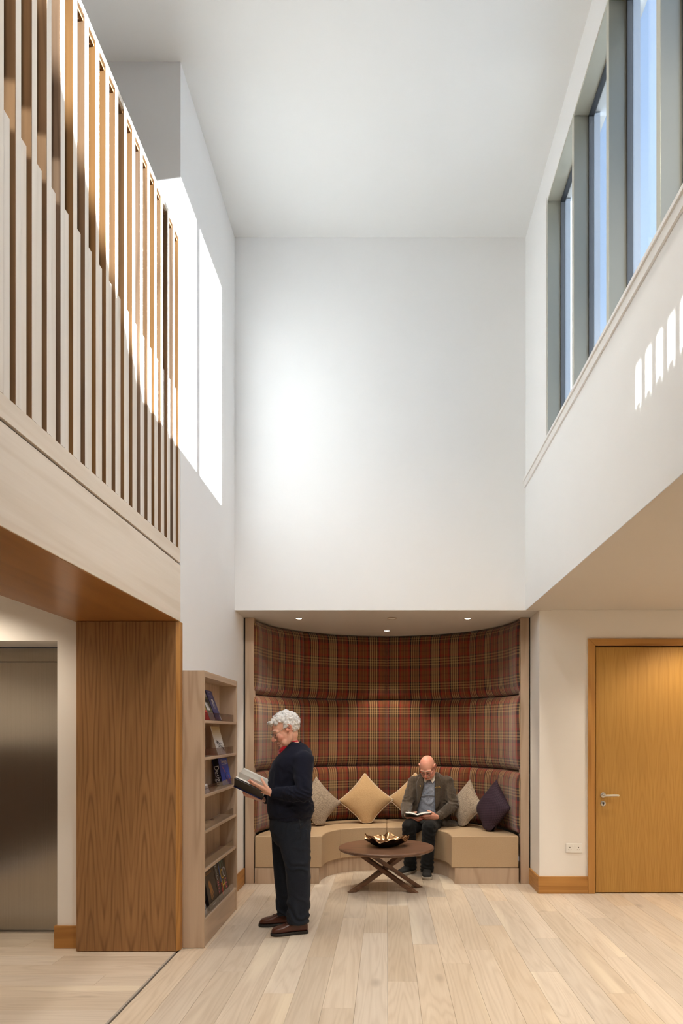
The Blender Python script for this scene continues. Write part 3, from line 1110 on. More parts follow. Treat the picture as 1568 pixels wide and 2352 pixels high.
# ---- cushions
def cushion(name, label, mat, c, side, thick, normal, spin, piped=None, group=None, slump=0.0, sub=22, lean=0.0):
    """square scatter cushion standing on a corner: c = lowest point, normal = where its face looks"""
    n = Vector(normal).normalized()
    upv = (Vector((0, 0, 1)) - n * n.z).normalized()
    rt = upv.cross(n).normalized()
    R = Matrix((rt, upv, n)).transposed()
    Rz = Matrix.Rotation(spin, 3, 'Z')
    h = side / 2
    t = thing(name, label, 'cushion', c, 0, group)
    def warp(u, v, s):
        # pinched sides between the corners, fat middle
        x, y = u * h, v * h
        x *= 1 - 0.10 * (1 - v * v) * abs(u) ** 1.5
        y *= 1 - 0.10 * (1 - u * u) * abs(v) ** 1.5
        k = ((1 - abs(u) ** 2.3) * (1 - abs(v) ** 2.3)) ** 0.55
        z = s * (thick / 2) * k
        z += s * 0.004 * noise.noise(Vector((u * 2.5, v * 2.5, s * 3 + c[0] * 5))) * (k ** 0.5)
        q = Rz @ Vector((x, y, z))
        low = h * math.sqrt(2) * 0.97
        q.y += low
        if slump:                                 # the corner it stands on is squashed into a small foot
            w_ = 0.016
            e = (q.y - slump) / w_
            sp_ = e if e > 30 else math.log1p(math.exp(e))
            f = max(0.0, min(1.0, 1 - q.y / (slump * 2.2)))
            q.y = sp_ * w_ + 0.004
            q.x *= 1 + 0.55 * f
            q.z += f * (0.030 * s + 0.006 * math.sin(q.x * 70))
        q.z -= lean * q.y
        return R @ q
    bm = bmesh.new()
    uvl = bm.loops.layers.uv.new('UVMap')
    for s in (1, -1):
        g = [[bm.verts.new(warp(-1 + 2 * i / sub, -1 + 2 * j / sub, s)) for i in range(sub + 1)] for j in range(sub + 1)]
        for j in range(sub):
            for i in range(sub):
                q = (g[j][i], g[j][i + 1], g[j + 1][i + 1], g[j + 1][i])
                f = bm.faces.new(q)
                for lp, (a, b_) in zip(f.loops, ((i, j), (i + 1, j), (i + 1, j + 1), (i, j + 1))):
                    lp[uvl].uv = (a / sub, b_ / sub)
    bmesh.ops.remove_doubles(bm, verts=bm.verts, dist=0.0006)
    obj('cover', bm, mat, t, smooth=True)
    if piped:
        pts = []
        for (u0, v0, u1, v1) in ((-1, -1, 1, -1), (1, -1, 1, 1), (1, 1, -1, 1), (-1, 1, -1, -1)):
            for k in range(12):
                f = (k + 0.5) / 12
                pts.append(warp(u0 + (u1 - u0) * f, v0 + (v1 - v0) * f, 1))
        pts.append(pts[0].copy())
        obj('piping', tube(pts, 0.0055, 6, None, 1, False), piped, t, smooth=True)
    return t


SZ = 0.5035
def seat_pt(px, d):
    return Vector(((px - VX) * d / F, d, SZ))


cushion('cushion', 'grey tweed cushion on its corner behind the standing man', M['tweed'], seat_pt(735, 7.93), 0.45, 0.17, (0.55, -0.82, 0.20), math.radians(43), None, 'grey tweed cushions', 0.050)
cushion('cushion', 'tan cushion with cream piping standing on its corner left of the seated man', M['gold'], seat_pt(841, 8.14), 0.475, 0.17, (0.12, -0.95, 0.22), math.radians(46), M['piping'], 'tan piped cushions', 0.055)
cushion('cushion', 'tan piped cushion half hidden behind the seated man', M['gold'], seat_pt(951, 8.30), 0.47, 0.16, (-0.05, -0.96, 0.2), math.radians(43), M['piping'], 'tan piped cushions', 0.055)
cushion('cushion', 'grey tweed cushion just right of the seated man', M['tweed'], seat_pt(1062, 7.89), 0.43, 0.14, (-0.80, -0.56, 0.2), math.radians(44), M['tweed'], 'grey tweed cushions', 0.050)
cushion('cushion', 'dark aubergine woven cushion at the right end of the seat', M['purple'], seat_pt(1119, 7.53), 0.46, 0.20, (-0.85, -0.45, 0.25), math.radians(50), None, None, 0.06)

# ---- coffee table
TX, TY = -0.005, 6.905
tb = thing('coffee_table', 'round dark walnut coffee table on four crossed legs', 'table', (TX, TY, 0))
obj('tabletop', lathe([(0.455, 0.402), (0.478, 0.414), (0.481, 0.424), (0.478, 0.436), (0.470, 0.438)], 72), M['walnut'], tb, smooth=True)
tb.children[0].data.polygons[-1].use_smooth = False
tb.children[0].data.polygons[-2].use_smooth = False


def bar(p, q, w_, h_, mat, nm):
    p, q = Vector(p), Vector(q)
    d = (q - p).normalized()
    s = d.cross(Vector((0, 0, 1))).normalized()
    u = s.cross(d).normalized()
    bm = bmesh.new()
    ring = []
    for (c, z) in ((p, 0.0), (q, 0.403)):
        r = []
        for a, b_ in ((-1, -1), (1, -1), (1, 1), (-1, 1)):
            v = c + s * a * w_ / 2 + u * b_ * h_ / 2
            v += d * ((z - v.z) / d.z)           # cut level with floor / underside of the top
            r.append(bm.verts.new(v))
        ring.append(r)
    for i in range(4):
        bm.faces.new((ring[0][i], ring[0][(i + 1) % 4], ring[1][(i + 1) % 4], ring[1][i]))
    bm.faces.new(ring[0][::-1])
    bm.faces.new(ring[1])
    return obj(nm, bm, mat, tb, bevel=0.003)


for foot, top in (((-0.345, -0.115), (0.30, 0.16)), ((0.28, -0.13), (-0.34, 0.06)), ((0.335, 0.115), (-0.20, -0.10)), ((-0.27, 0.14), (0.20, 0.02))):
    bar((foot[0], foot[1], 0), (top[0], top[1], 0.403), 0.052, 0.040, M['walnut'], 'leg')

# ---- wavy bronze bowl on the table
bw = thing('bowl', 'wavy-rimmed bronze bowl on the round walnut table', 'bowl', (TX - 0.005, TY + 0.02, 0.4385))
def bowl_pt(r, a, off):
    k = r / 0.215
    wav = 0.016 * math.sin(5 * a + 0.6) + 0.010 * math.sin(9 * a + 2.0) + 0.006 * math.sin(14 * a)
    z = 0.008 + 0.075 * max(0, (k - 0.25) / 0.75) ** 1.9 + wav * k ** 3
    rr = r * (1 + 0.05 * math.sin(3 * a + 1) * k)
    hump = 0.030 * math.exp(-((rr * math.cos(a) - 0.055) ** 2 + (rr * math.sin(a) - 0.05) ** 2) / 0.0032) * off
    hump += 0.022 * math.exp(-((rr * math.cos(a) + 0.075) ** 2 + (rr * math.sin(a) - 0.055) ** 2) / 0.0030) * off
    return Vector((rr * math.cos(a) * 1.05, rr * math.sin(a) * 0.95, z + hump))
for nm, off, dz, mt in (('inside', 1, 0.006, 'bronze'), ('shell', 0, 0.0, 'bronze_dark')):
    bm = bmesh.new()
    NR, NA = 22, 96
    ctr = bm.verts.new(bowl_pt(0.0001, 0, off) + Vector((0, 0, dz)))
    prev = None
    for j in range(1, NR + 1):
        r = 0.215 * j / NR
        ring = [bm.verts.new(bowl_pt(r, 2 * PI * i / NA, off) + Vector((0, 0, dz if j < NR else dz * 0.4))) for i in range(NA)]
        for i in range(NA):
            q = (i + 1) % NA
            if prev is None: bm.faces.new((ctr, ring[i], ring[q]))
            else: bm.faces.new((prev[i], ring[i], ring[q], prev[q]))
        prev = ring
    if nm == 'shell':
        for v in bm.verts: v.co.z = max(0.0, v.co.z - 0.008 if v.co.z < 0.03 else v.co.z - 0.002)
    obj(nm, bm, M[mt], bw, smooth=True)
obj('rim', tube([bowl_pt(0.215, 2 * PI * i / 120, 0) + Vector((0, 0, 0.002)) for i in range(121)], 0.0028, 6, None, 1, False), M['bronze'], bw, smooth=True)

# ================================================================== bookcase
BX, BY0, BY1, BT = -1.345, 5.032, 6.14, 2.050
bc = thing('bookcase', 'tall shallow grey oak display bookcase against the left white wall', 'bookcase', (XL, 5.55, 0))
LC = Vector(bc.location)
def bc_obj(nm, bm, mat, parent=None, **kw):
    o = obj(nm, bm, mat, parent or bc, **kw)
    o.data.transform(Matrix.Translation(-LC))
    return o
bc_obj('side_panel', box(XL + 0.001, BX, BY0, BY0 + 0.026, 0.004, BT), M['case_oak'], bevel=0.0015)
bc_obj('side_panel', box(XL + 0.001, BX, BY1 - 0.03, BY1, 0.004, BT), M['case_oak'], bevel=0.0015)
bc_obj('top_panel', box(XL + 0.001, BX - 0.0005, BY0 + 0.0265, BY1 - 0.0305, BT - 0.046, BT - 0.0005), M['case_oak_y'], bevel=0.0015)
bc_obj('back_panel', box(XL + 0.001, XL + 0.010, BY0 + 0.0265, BY1 - 0.0305, 0.21, BT - 0.047), M['case_oak'])
bc_obj('plinth', box(XL + 0.02, BX - 0.008, BY0 + 0.0265, BY1 - 0.0305, 0.004, 0.182), M['case_oak_y'])
SH = [1.684, 1.407, 1.128, 0.861, 0.576, 0.205]
for z in SH:
    bc_obj('shelf', box(XL + 0.0105, BX - 0.002, BY0 + 0.0268, BY1 - 0.0308, z - 0.021, z), M['case_oak_y'], bevel=0.0015)
    bc_obj('shelf_guard', box(BX - 0.018, BX - 0.014, BY0 + 0.03, BY1 - 0.085, z + 0.0005, z + 0.062), M['acrylic'])


# ---- books leaning on the shelves; local frame: x = width (towards +Y of the room), y = height, z = out of the cover
def leaning(name, label, cat, y0, wd, ht, th, z, xb, xt, mats, group=None, yaw=0.0):
    """y0: near end, xb: room x of the foot of the front cover, xt: room x of its head"""
    t = thing(name, label, cat, (xb, y0, z), 0, group)
    lean = math.asin(max(-1, min(1, (xb - xt) / ht)))
    # local x -> +Y room, local y -> up leaning back to -X, local z -> +X
    ex = Vector((0, 1, 0))
    ey = Vector((-math.sin(lean), 0, math.cos(lean)))
    ez = ex.cross(ey)
    R = Matrix((ex, ey, ez)).transposed().to_4x4()
    if yaw: R = Matrix.Rotation(yaw, 4, 'Z') @ R
    R = Matrix.Translation((0, 0, th * math.sin(lean) + 0.0008)) @ R
    def add(nm, bm, mat, parent=None, **kw):
        o = obj(nm, bm, mat, parent or t, **kw)
        o.data.transform(R)
        return o
    cov = add('cover', box(0, wd, 0, ht, -0.0022, 0.0), mats[0], bevel=0.0008)
    add('cover', box(0, wd, 0, ht, -th, -th + 0.0022), mats[0])
    add('spine', box(-0.0002, 0.002, 0.0003, ht - 0.0003, -th + 0.0023, -0.0023), mats[1])
    add('page_block', box(0.0022, wd - 0.003, 0.003, ht - 0.003, -th + 0.0024, -0.0024), M['paper'])
    t['_R'] = 0
    return t, add, cov


def flat_shape(pts, z=0.0006):
    bm = bmesh.new()
    bm.faces.new([bm.verts.new((p[0], p[1], z)) for p in pts])
    return bm


def rect(x0, y0, x1, y1, z=0.0006): return flat_shape(((x0, y0), (x1, y0), (x1, y1), (x0, y1)), z)


def put_text(add, txt, size, x, y, mat, rot=0.0, z=0.0009, sx=1.0, face=None):
    me = text_mesh(txt, size)
    Mx = Matrix.Translation((x, y, z)) @ Matrix.Rotation(rot, 4, 'Z') @ Matrix.Diagonal((sx, 1, 1, 1))
    if face is not None: Mx = face @ Mx
    me.transform(Mx)
    return add('lettering', me, mat)


K = {}
for nm, c in dict(navy=(52, 52, 96), grey=(150, 140, 136), olive=(96, 92, 62), blue=(36, 64, 150), dark=(20, 22, 40), black=(16, 13, 12), white=(226, 224, 222), cream=(214, 196, 150),
                  orange=(196, 104, 40), red=(190, 40, 44), yellow=(214, 190, 60), pink=(206, 96, 120), teal=(70, 120, 104), sky=(48, 90, 160), bronze=(140, 92, 40), lilac=(130, 120, 190),
                  maroon=(120, 40, 48), silver=(180, 186, 196), ochre=(196, 150, 40)).items():
    K[nm] = plain('print_' + nm, srgb(*c), 0.42, grain=0.04)

# top shelf
t, add, cov = leaning('book', 'yellow and red book at the near end of the top shelf', 'book', 5.13, 0.17, 0.235, 0.012, SH[0], -1.372, -1.452, (K['olive'], K['maroon']))
add('cover_print', rect(0.0, 0.0, 0.17, 0.08), K['red'], cov); add('cover_print', rect(0.01, 0.085, 0.16, 0.13), K['yellow'], cov)
t, add, cov = leaning('book', 'pale grey book with a photo cover on the top shelf left of the navy book', 'book', 5.315, 0.165, 0.245, 0.010, SH[0], -1.372, -1.458, (K['grey'], K['grey']))
add('cover_print', rect(0.0, 0.07, 0.165, 0.20), K['olive'], cov); add('cover_print', rect(0.02, 0.085, 0.11, 0.15, 0.0009), K['white'], cov)
add('cover_print', rect(0.06, 0.1, 0.15, 0.18, 0.0009), K['black'], cov)
t, add, cov = leaning('book', 'navy book with a small framed figure on its cover on the top shelf', 'book', 5.50, 0.19, 0.262, 0.014, SH[0], -1.372, -1.462, (K['navy'], K['dark']))
add('cover_print', rect(0.075, 0.115, 0.125, 0.185), K['white'], cov)
add('cover_print', flat_shape(((0.085, 0.12), (0.118, 0.12), (0.110, 0.15), (0.104, 0.172), (0.098, 0.172), (0.09, 0.15)), 0.001), K['black'], cov)
add('cover_print', rect(0.08, 0.098, 0.12, 0.108), K['grey'], cov)
add('cover_print', rect(0.158, 0.004, 0.188, 0.05), K['white'], cov)
add('cover_print', rect(0.07, 0.242, 0.12, 0.248), K['grey'], cov)
add('cover_print', rect(0.04, 0.212, 0.15, 0.218), K['lilac'], cov); add('cover_print', rect(0.05, 0.200, 0.14, 0.205), K['lilac'], cov)

# second shelf: white booklet with black branches
t, add, cov = leaning('booklet', 'pale booklet printed with a black branch, alone on the second shelf', 'booklet', 5.565, 0.27, 0.240, 0.004, SH[1], -1.372, -1.435, (K['white'], K['white']))
for q in range(7):                              # printed wash fading downwards
    m_ = plain('wash_print', srgb(*[int(a + (b_ - a) * q / 7) for a, b_ in zip((206, 184, 136), (226, 224, 222))]), 0.42, grain=0.02)
    add('wash_print', rect(0.0, 0.2395 - 0.018 * (q + 1), 0.27, 0.2395 - 0.018 * q), m_, cov)
r2 = random.Random(3)
bm = bmesh.new()
for k in range(64):
    u = r2.random()
    cx = 0.05 + 0.20 * u + r2.gauss(0, 0.014)
    cy = 0.118 - 0.085 * u + r2.gauss(0, 0.019)
    a, s_ = r2.random() * 6.28, 0.003 + 0.0035 * r2.random()
    vs = [bm.verts.new((min(0.262, max(0.006, cx + s_ * (1.5 if q % 2 else .8) * math.cos(a + q * PI / 3))), max(0.004, cy + s_ * math.sin(a + q * PI / 3)), 0.0008 + k * 1e-5)) for q in range(6)]
    bm.faces.new(vs)
for (a, b_) in (((0.06, 0.125), (0.26, 0.025)), ((0.12, 0.09), (0.2, 0.095)), ((0.17, 0.07), (0.17, 0.02)), ((0.08, 0.11), (0.07, 0.06))):
    A, B = Vector((*a, 0.0007)), Vector((*b_, 0.0007))
    n_ = (B - A).cross(Vector((0, 0, 1))).normalized() * 0.0014
    bm.faces.new([bm.verts.new(p) for p in (A - n_, B - n_, B + n_, A + n_)])
add('branch_print', bm, K['black'], cov)

# third shelf: thick blue Design book
t, add, cov = leaning('book', 'thick blue book titled Design on the third shelf down', 'book', 5.815, 0.225, 0.236, 0.052, SH[2], -1.392, -1.44, (K['blue'], K['dark']), None, -0.10)
spine_face = Matrix.Translation((-0.0008, 0, 0)) @ Matrix(((0, 0, -1, 0), (0, 1, 0, 0), (1, 0, 0, 0), (0, 0, 0, 1)))
put_text(add, 'Design', 0.060, -0.048, 0.178, K['white'], -PI / 2, 0.0006, 1.0, spine_face)
put_text(add, 'Design', 0.052, 0.055, 0.188, K['cream'], 0, 0.0009, 1.0)
add('cover_print', rect(0.06, 0.178, 0.2, 0.181), K['silver'], cov)
add('cover_print', flat_shape(((0.06, 0.162), (0.068, 0.164), (0.12, 0.105), (0.112, 0.100))), K['orange'], cov)
add('cover_print', flat_shape(((0.16, 0.085), (0.168, 0.087), (0.205, 0.03), (0.197, 0.027))), K['orange'], cov)
add('cover_print', flat_shape(((0.09, 0.045), (0.10, 0.05), (0.12, 0.022), (0.11, 0.018))), K['orange'], cov)
add('cover_print', tube([(0.13 + 0.03 * math.cos(a * 0.5), 0.075 + 0.03 * math.sin(a * 0.5), 0.0008) for a in range(2, 12)], 0.0025, 5, None, 1, False), K['dark'], cov)
# card on the third shelf
t, add, cov = leaning('card', 'small white card at the near end of the third shelf', 'card', 5.16, 0.14, 0.07, 0.003, SH[2], -1.372, -1.395, (K['white'], K['white']))
add('cover_print', rect(0.02, 0.03, 0.12, 0.036), K['grey'], cov)
# bottom shelf
t, add, cov = leaning('book', 'small blue and white patterned book at the near end of the bottom shelf', 'book', 5.072, 0.155, 0.17, 0.010, SH[5], -1.372, -1.41, (K['silver'], K['grey']))
r3 = random.Random(5)
for k in range(14):
    a, b_ = r3.random() * 0.105, r3.random() * 0.12
    add('cover_print', rect(a, b_, a + 0.02 + 0.03 * r3.random(), b_ + 0.015 + 0.03 * r3.random(), 0.0006 + k * 5e-5), K[r3.choice(['sky', 'dark', 'white', 'silver', 'cream'])], cov)
t, add, cov = leaning('book', 'black book titled Notebooks with an amber hand on its cover, bottom shelf', 'book', 5.30, 0.285, 0.320, 0.016, SH[5], -1.368, -1.428, (K['black'], K['black']))
put_text(add, 'Notebooks', 0.042, 0.015, 0.262, K['bronze'])
hand = [(0.075, 0.205), (0.105, 0.215), (0.135, 0.195), (0.155, 0.155), (0.178, 0.09), (0.166, 0.088), (0.142, 0.135), (0.15, 0.068), (0.138, 0.066), (0.124, 0.128), (0.122, 0.055), (0.11, 0.055), (0.104, 0.125), (0.094, 0.07), (0.083, 0.072), (0.088, 0.14), (0.07, 0.17)]
add('hand_print', flat_shape(hand), K['bronze'], cov)
add('cover_print', rect(0.09, 0.018, 0.19, 0.024), K['silver'], cov)
t, add, cov = leaning('book', 'black book with white capitals up its cover, bottom shelf beside Notebooks', 'book', 5.592, 0.125, 0.325, 0.020, SH[5], -1.368, -1.428, (K['black'], K['black']))
put_text(add, 'THE', 0.062, 0.075, 0.05, K['pink'], PI / 2)
put_text(add, 'OIOT', 0.058, 0.075, 0.165, K['silver'], PI / 2, sx=0.9)
t, add, cov = leaning('book', 'black book with large multicoloured capitals, last on the bottom shelf', 'book', 5.725, 0.235, 0.332, 0.024, SH[5], -1.368, -1.428, (K['black'], K['dark']))
add('cover_print', rect(0.0, 0.13, 0.022, 0.31), K['sky'], cov); add('cover_print', rect(0.0, 0.02, 0.022, 0.12), K['red'], cov)
put_text(add, 'W', 0.135, 0.035, 0.235, K['teal'])
put_text(add, 'H', 0.125, 0.03, 0.05, K['yellow'])
put_text(add, 'O', 0.125, 0.10, 0.145, K['silver']); put_text(add, 'C', 0.115, 0.028, 0.145, K['ochre'])
put_text(add, 'E', 0.12, 0.125, 0.05, K['pink'])


# ================================================================== people
class Person:
    def __init__(self, label, root, name='person'):
        self.root = Vector(root)
        self.t = thing(name, label, 'person', root)

    def add(self, nm, bm, mat, parent=None, smooth=True, **kw):
        o = obj(nm, bm, mat, parent or self.t, smooth=smooth, **kw)
        o.data.transform(Matrix.Translation(-self.root))
        return o


def head_frame(fwd):
    f = Vector(fwd).normalized()
    l = Vector((0, 0, 1)).cross(f).normalized()
    u = f.cross(l).normalized()
    return Matrix((f, l, u)).transposed()


def build_head(bm, c, R, s=1.0, bald=False):
    """head blobs in a frame x = forward, y = left, z = up; returns the mapping"""
    c = Vector(c)
    def T(x, y, z): return c + R @ (Vector((x, y, z)) * s)
    def E(p, r, rot=None, sub=3):
        ell(T(*p), [q * s for q in r], R if rot is None else R @ rot, bm, sub)
    def U(ps, rs, **k): tube([T(*p) for p in ps], [r * s for r in rs], 10, bm, **k)
    E((-0.012, 0, 0.034), (0.097, 0.076, 0.084))
    E((0.030, 0, 0.028), (0.060, 0.064, 0.062))                 # forehead
    E((0.026, 0, -0.032), (0.060, 0.060, 0.080))                # face
    E((0.050, 0, -0.070), (0.034, 0.040, 0.034))                # muzzle
    E((0.066, 0, -0.102), (0.020, 0.026, 0.018))                # chin
    for sg in (-1, 1):
        U([(-0.010, sg * 0.060, -0.035), (0.010, sg * 0.056, -0.075), (0.040, sg * 0.038, -0.098), (0.064, sg * 0.014, -0.106)], [0.020, 0.020, 0.018, 0.014])
        E((0.060, sg * 0.037, -0.036), (0.024, 0.024, 0.025))   # cheek
        E((0.044, sg * 0.042, -0.076), (0.027, 0.017, 0.027))   # jowl
        U([(0.088, sg * 0.012, 0.016), (0.086, sg * 0.032, 0.019), (0.070, sg * 0.052, 0.010)], [0.010, 0.011, 0.009])  # brow ridge
        E((0.074, sg * 0.032, -0.004), (0.016, 0.019, 0.013))   # eyeball and lids
        U([(0.086, sg * 0.018, -0.016), (0.088, sg * 0.034, -0.018), (0.076, sg * 0.047, -0.010)], [0.004, 0.0045, 0.004])  # bag below the eye
        E((0.100, sg * 0.012, -0.045), (0.011, 0.0085, 0.008))  # nostril wing
        # ear: rim, lobe and bowl
        U([(0.012, sg * 0.074, 0.006), (0.010, sg * 0.081, 0.026), (-0.010, sg * 0.088, 0.034), (-0.026, sg * 0.090, 0.020), (-0.026, sg * 0.087, -0.004),
           (-0.012, sg * 0.080, -0.024), (-0.001, sg * 0.075, -0.030)], [0.005, 0.0055, 0.006, 0.006, 0.0055, 0.006, 0.0075])
        E((-0.012, sg * 0.076, 0.004), (0.018, 0.006, 0.028))
        U([(0.010, sg * 0.076, -0.006), (-0.008, sg * 0.083, -0.010), (-0.014, sg * 0.084, 0.010)], [0.0045, 0.0045, 0.0045])
    U([(0.088, 0, 0.012), (0.098, 0, -0.012), (0.112, 0, -0.034), (0.114, 0, -0.042)], [0.0095, 0.0095, 0.0115, 0.0125])   # nose
    U([(0.076, 0.024, -0.078), (0.086, 0.012, -0.073), (0.089, 0, -0.0735), (0.086, -0.012, -0.073), (0.076, -0.024, -0.078)], [0.004, 0.006, 0.0065, 0.006, 0.004])
    U([(0.075, 0.022, -0.083), (0.084, 0.010, -0.0875), (0.086, 0, -0.088), (0.084, -0.010, -0.0875), (0.075, -0.022, -0.083)], [0.004, 0.006, 0.007, 0.006, 0.004])
    return T, E, U


def hand(bm, wrist, d, n, thumb_side, curls, spread=1.0, thumb=(0.5, 0.3), s=1.0, forearm=None):
    """hand blobs: d = towards the fingers, n = out of the palm, thumb_side = +-1 along d x n; curls per finger (3 angles each)"""
    d = Vector(d).normalized()
    n = Vector(n)
    n = (n - d * n.dot(d)).normalized()
    t = d.cross(n).normalized() * thumb_side
    wr = Vector(wrist)
    def P(a, b, c): return wr + (d * a + t * b + n * c) * s
    # palm
    loft([(P(-0.012, 0, 0), t * 0.027 * s, n * 0.019 * s, 2.2), (P(0.012, 0.001, 0), t * 0.030 * s, n * 0.018 * s, 2.3), (P(0.040, 0.0, 0.001), t * 0.040 * s, n * 0.0165 * s, 2.6),
          (P(0.072, -0.001, 0.001), t * 0.042 * s, n * 0.0145 * s, 2.8), (P(0.092, -0.001, 0.003), t * 0.040 * s, n * 0.0115 * s, 2.8)], 18, bm)
    ell(P(0.030, 0.026, 0.008), (0.030 * s, 0.016 * s, 0.014 * s), Matrix((d, t, n)).transposed(), bm, 2)
    base = ((0.090, 0.030), (0.096, 0.0105), (0.091, -0.0105), (0.082, -0.030))
    lens = ((0.043, 0.025, 0.020), (0.047, 0.029, 0.021), (0.044, 0.027, 0.021), (0.035, 0.021, 0.018))
    rad = (0.0095, 0.0097, 0.0092, 0.0080)
    tips = []
    for i in range(4):
        a, b = base[i]
        p = P(a - 0.012, b * spread, 0.001)
        pts, rs = [p], [rad[i] * 1.05 * s]
        ang = 0.0
        side = (1.5 - i) * 0.05 * spread
        for j in range(3):
            ang += curls[i][j]
            dd = (d * math.cos(ang) + n * math.sin(ang) + t * side).normalized()
            p = p + dd * (lens[i][j] + (0.012 if j == 0 else 0)) * s
            pts.append(p)
            rs.append(rad[i] * (0.98, 0.90, 0.76)[j] * s)
        tube(pts, rs, 10, bm, 3)
        for q, r in zip(pts[1:3], rs[1:3]):
            ell(q - n * 0.0015 * s, (r * 1.06, r * 1.06, r * 1.06), None, bm, 2)
        tips.append(p)
    # thumb leaves the side of the palm near its base
    o, c = thumb
    p0 = P(0.016, 0.024, 0.006)
    d1 = (d * math.cos(o) + t * math.sin(o) + n * 0.25).normalized()
    p1 = p0 + d1 * 0.046 * s
    d2 = (d * math.cos(o * 0.55) + t * math.sin(o * 0.55) + n * c).normalized()
    p2 = p1 + d2 * 0.034 * s
    d3 = (d * math.cos(o * 0.3) + t * math.sin(o * 0.3) + n * c * 1.3).normalized()
    p3 = p2 + d3 * 0.024 * s
    tube([p0, p1, p2, p3], [0.0150 * s, 0.0118 * s, 0.0105 * s, 0.0088 * s], 10, bm, 3)
    return tips, p3


def paint(me, root, spots):
    """colour attribute: R = flush, G = dark line"""
    at = me.attributes.new('tone', 'FLOAT_COLOR', 'POINT')
    for v in me.vertices:
        r = g = 0.0
        for (c, rad, kr, kg) in spots:
            d = (v.co - c).length / rad
            if d < 1:
                k = (1 - d * d)
                r = max(r, kr * k)
                g = max(g, kg * k)
        at.data[v.index].color = (r, g, 0, 1)


def wrinkle(amp, freq, seed=0.0, stretch=(1, 1, 1)):
    def f(co, n):
        q = Vector((co.x * stretch[0], co.y * stretch[1], co.z * stretch[2])) * freq + Vector((seed, seed * 2, seed * 3))
        a = noise.noise(q) + 0.5 * noise.noise(q * 2.1)
        return amp * a
    return f


def folds(sources, base=None):
    """cloth folds: each source = (centre, radius, direction, wavelength, amplitude, seed)"""
    src = [(Vector(c), r, Vector(d).normalized(), wl, a, sd) for c, r, d, wl, a, sd in sources]
    def f(co, n):
        h = base(co, n) if base else 0.0
        for c, r, d, wl, a, sd in src:
            q = co - c
            k = q.length / r
            if k < 1:
                ph = q.dot(d) / wl + 1.2 * noise.noise(co * 9 + Vector((sd, sd, sd)))
                wv = math.sin(2 * PI * ph)
                h += a * (wv if wv > 0 else wv * 0.6) * (1 - k * k)
        return h
    return f


def spectacles(P, T, parent, s=1.0, half=False):
    b = bmesh.new()
    for sg in (-1, 1):
        ring = [T(0.104 - 0.004 * math.cos(a) ** 2, sg * 0.033 + 0.024 * math.cos(a), -0.012 + 0.0175 * math.sin(a)) for a in [2 * PI * k / 20 for k in range(21)]]
        tube(ring, 0.0013 * s, 6, b, 1, False)
        tube([T(0.100, sg * 0.057, -0.004), T(0.090, sg * 0.071, 0.000), T(0.040, sg * 0.080, 0.010), T(0.0, sg * 0.084, 0.020), T(-0.016, sg * 0.086, 0.006)], 0.0014 * s, 6, b, 3, False)
    tube([T(0.104, 0.010, -0.008), T(0.110, 0.0, -0.004), T(0.104, -0.010, -0.008)], 0.0013 * s, 6, b, 3, False)
    g = P.add('spectacles', b, M['wire'], parent)
    for sg in (-1, 1):
        lb = bmesh.new()
        vs = [lb.verts.new(T(0.1025, sg * 0.033 + 0.0235 * math.cos(a), -0.012 + 0.017 * math.sin(a))) for a in [2 * PI * k / 20 for k in range(20)]]
        lb.faces.new(vs)
        P.add('lens', lb, M['lens'], g)
    return g


def eyes(P, T, parent, s=1.0):
    for sg in (-1, 1):
        P.add('eyebrow', tube([T(0.0975, sg * 0.012, 0.0175), T(0.0965, sg * 0.030, 0.024), T(0.080, sg * 0.052, 0.018)], [0.0035 * s, 0.0045 * s, 0.003 * s], 8), M['brow'], parent)
        P.add('eye', tube([T(0.0895, sg * 0.019, -0.0085), T(0.0915, sg * 0.031, -0.0105), T(0.083, sg * 0.045, -0.0075)], [0.0013 * s, 0.0022 * s, 0.0013 * s], 8), M['black'], parent)


# ------------------------------------------------------------------ the standing reader
DS = 5.51
P1 = Person('man with curly white hair in a navy jumper standing by the bookcase reading a book', W(668, 2133, DS) * 1.0)
P1.root.z = 0
P1.t.location = P1.root
fw = Vector((-1, -0.04, 0)).normalized()
lf = Vector((0.04, -1, 0)).normalized()
UP = Vector((0, 0, 1))


def torso_sections(rows, grow=0.0):
    res = []
    for (y, xf, xb, hw, d) in rows:
        f, b_ = W(xf, y, d), W(xb, y, d)
        c = (f + b_) / 2
        res.append((c, fw * ((b_ - f).length / 2 + grow), lf * (hw + grow), 2.35))
    return res


TR = [(1875, 618, 715, 0.190, DS), (1863, 614, 721, 0.200, DS), (1850, 613, 721, 0.202, DS), (1828, 614, 713, 0.192, DS), (1800, 616, 713, 0.188, DS), (1776, 619, 718, 0.192, DS),
      (1752, 625, 721, 0.200, DS), (1737, 637, 719, 0.190, DS), (1722, 650, 714, 0.155, DS), (1711, 659, 702, 0.110, DS), (1704, 664, 690, 0.080, DS)]
shN, elN, wrN = W(695, 1747, 5.37), W(698, 1823, 5.255), W(626, 1822, 5.325)
shF, elF, wrF = W(690, 1748, 5.66), W(686, 1826, 5.80), W(608, 1836, 5.62)
hc1 = W(655, 1675, 5.47)
R1 = head_frame((-math.cos(0.36) * math.cos(0.40), -math.sin(0.36) * math.cos(0.40), -math.sin(0.40)))
HS1 = 1.10

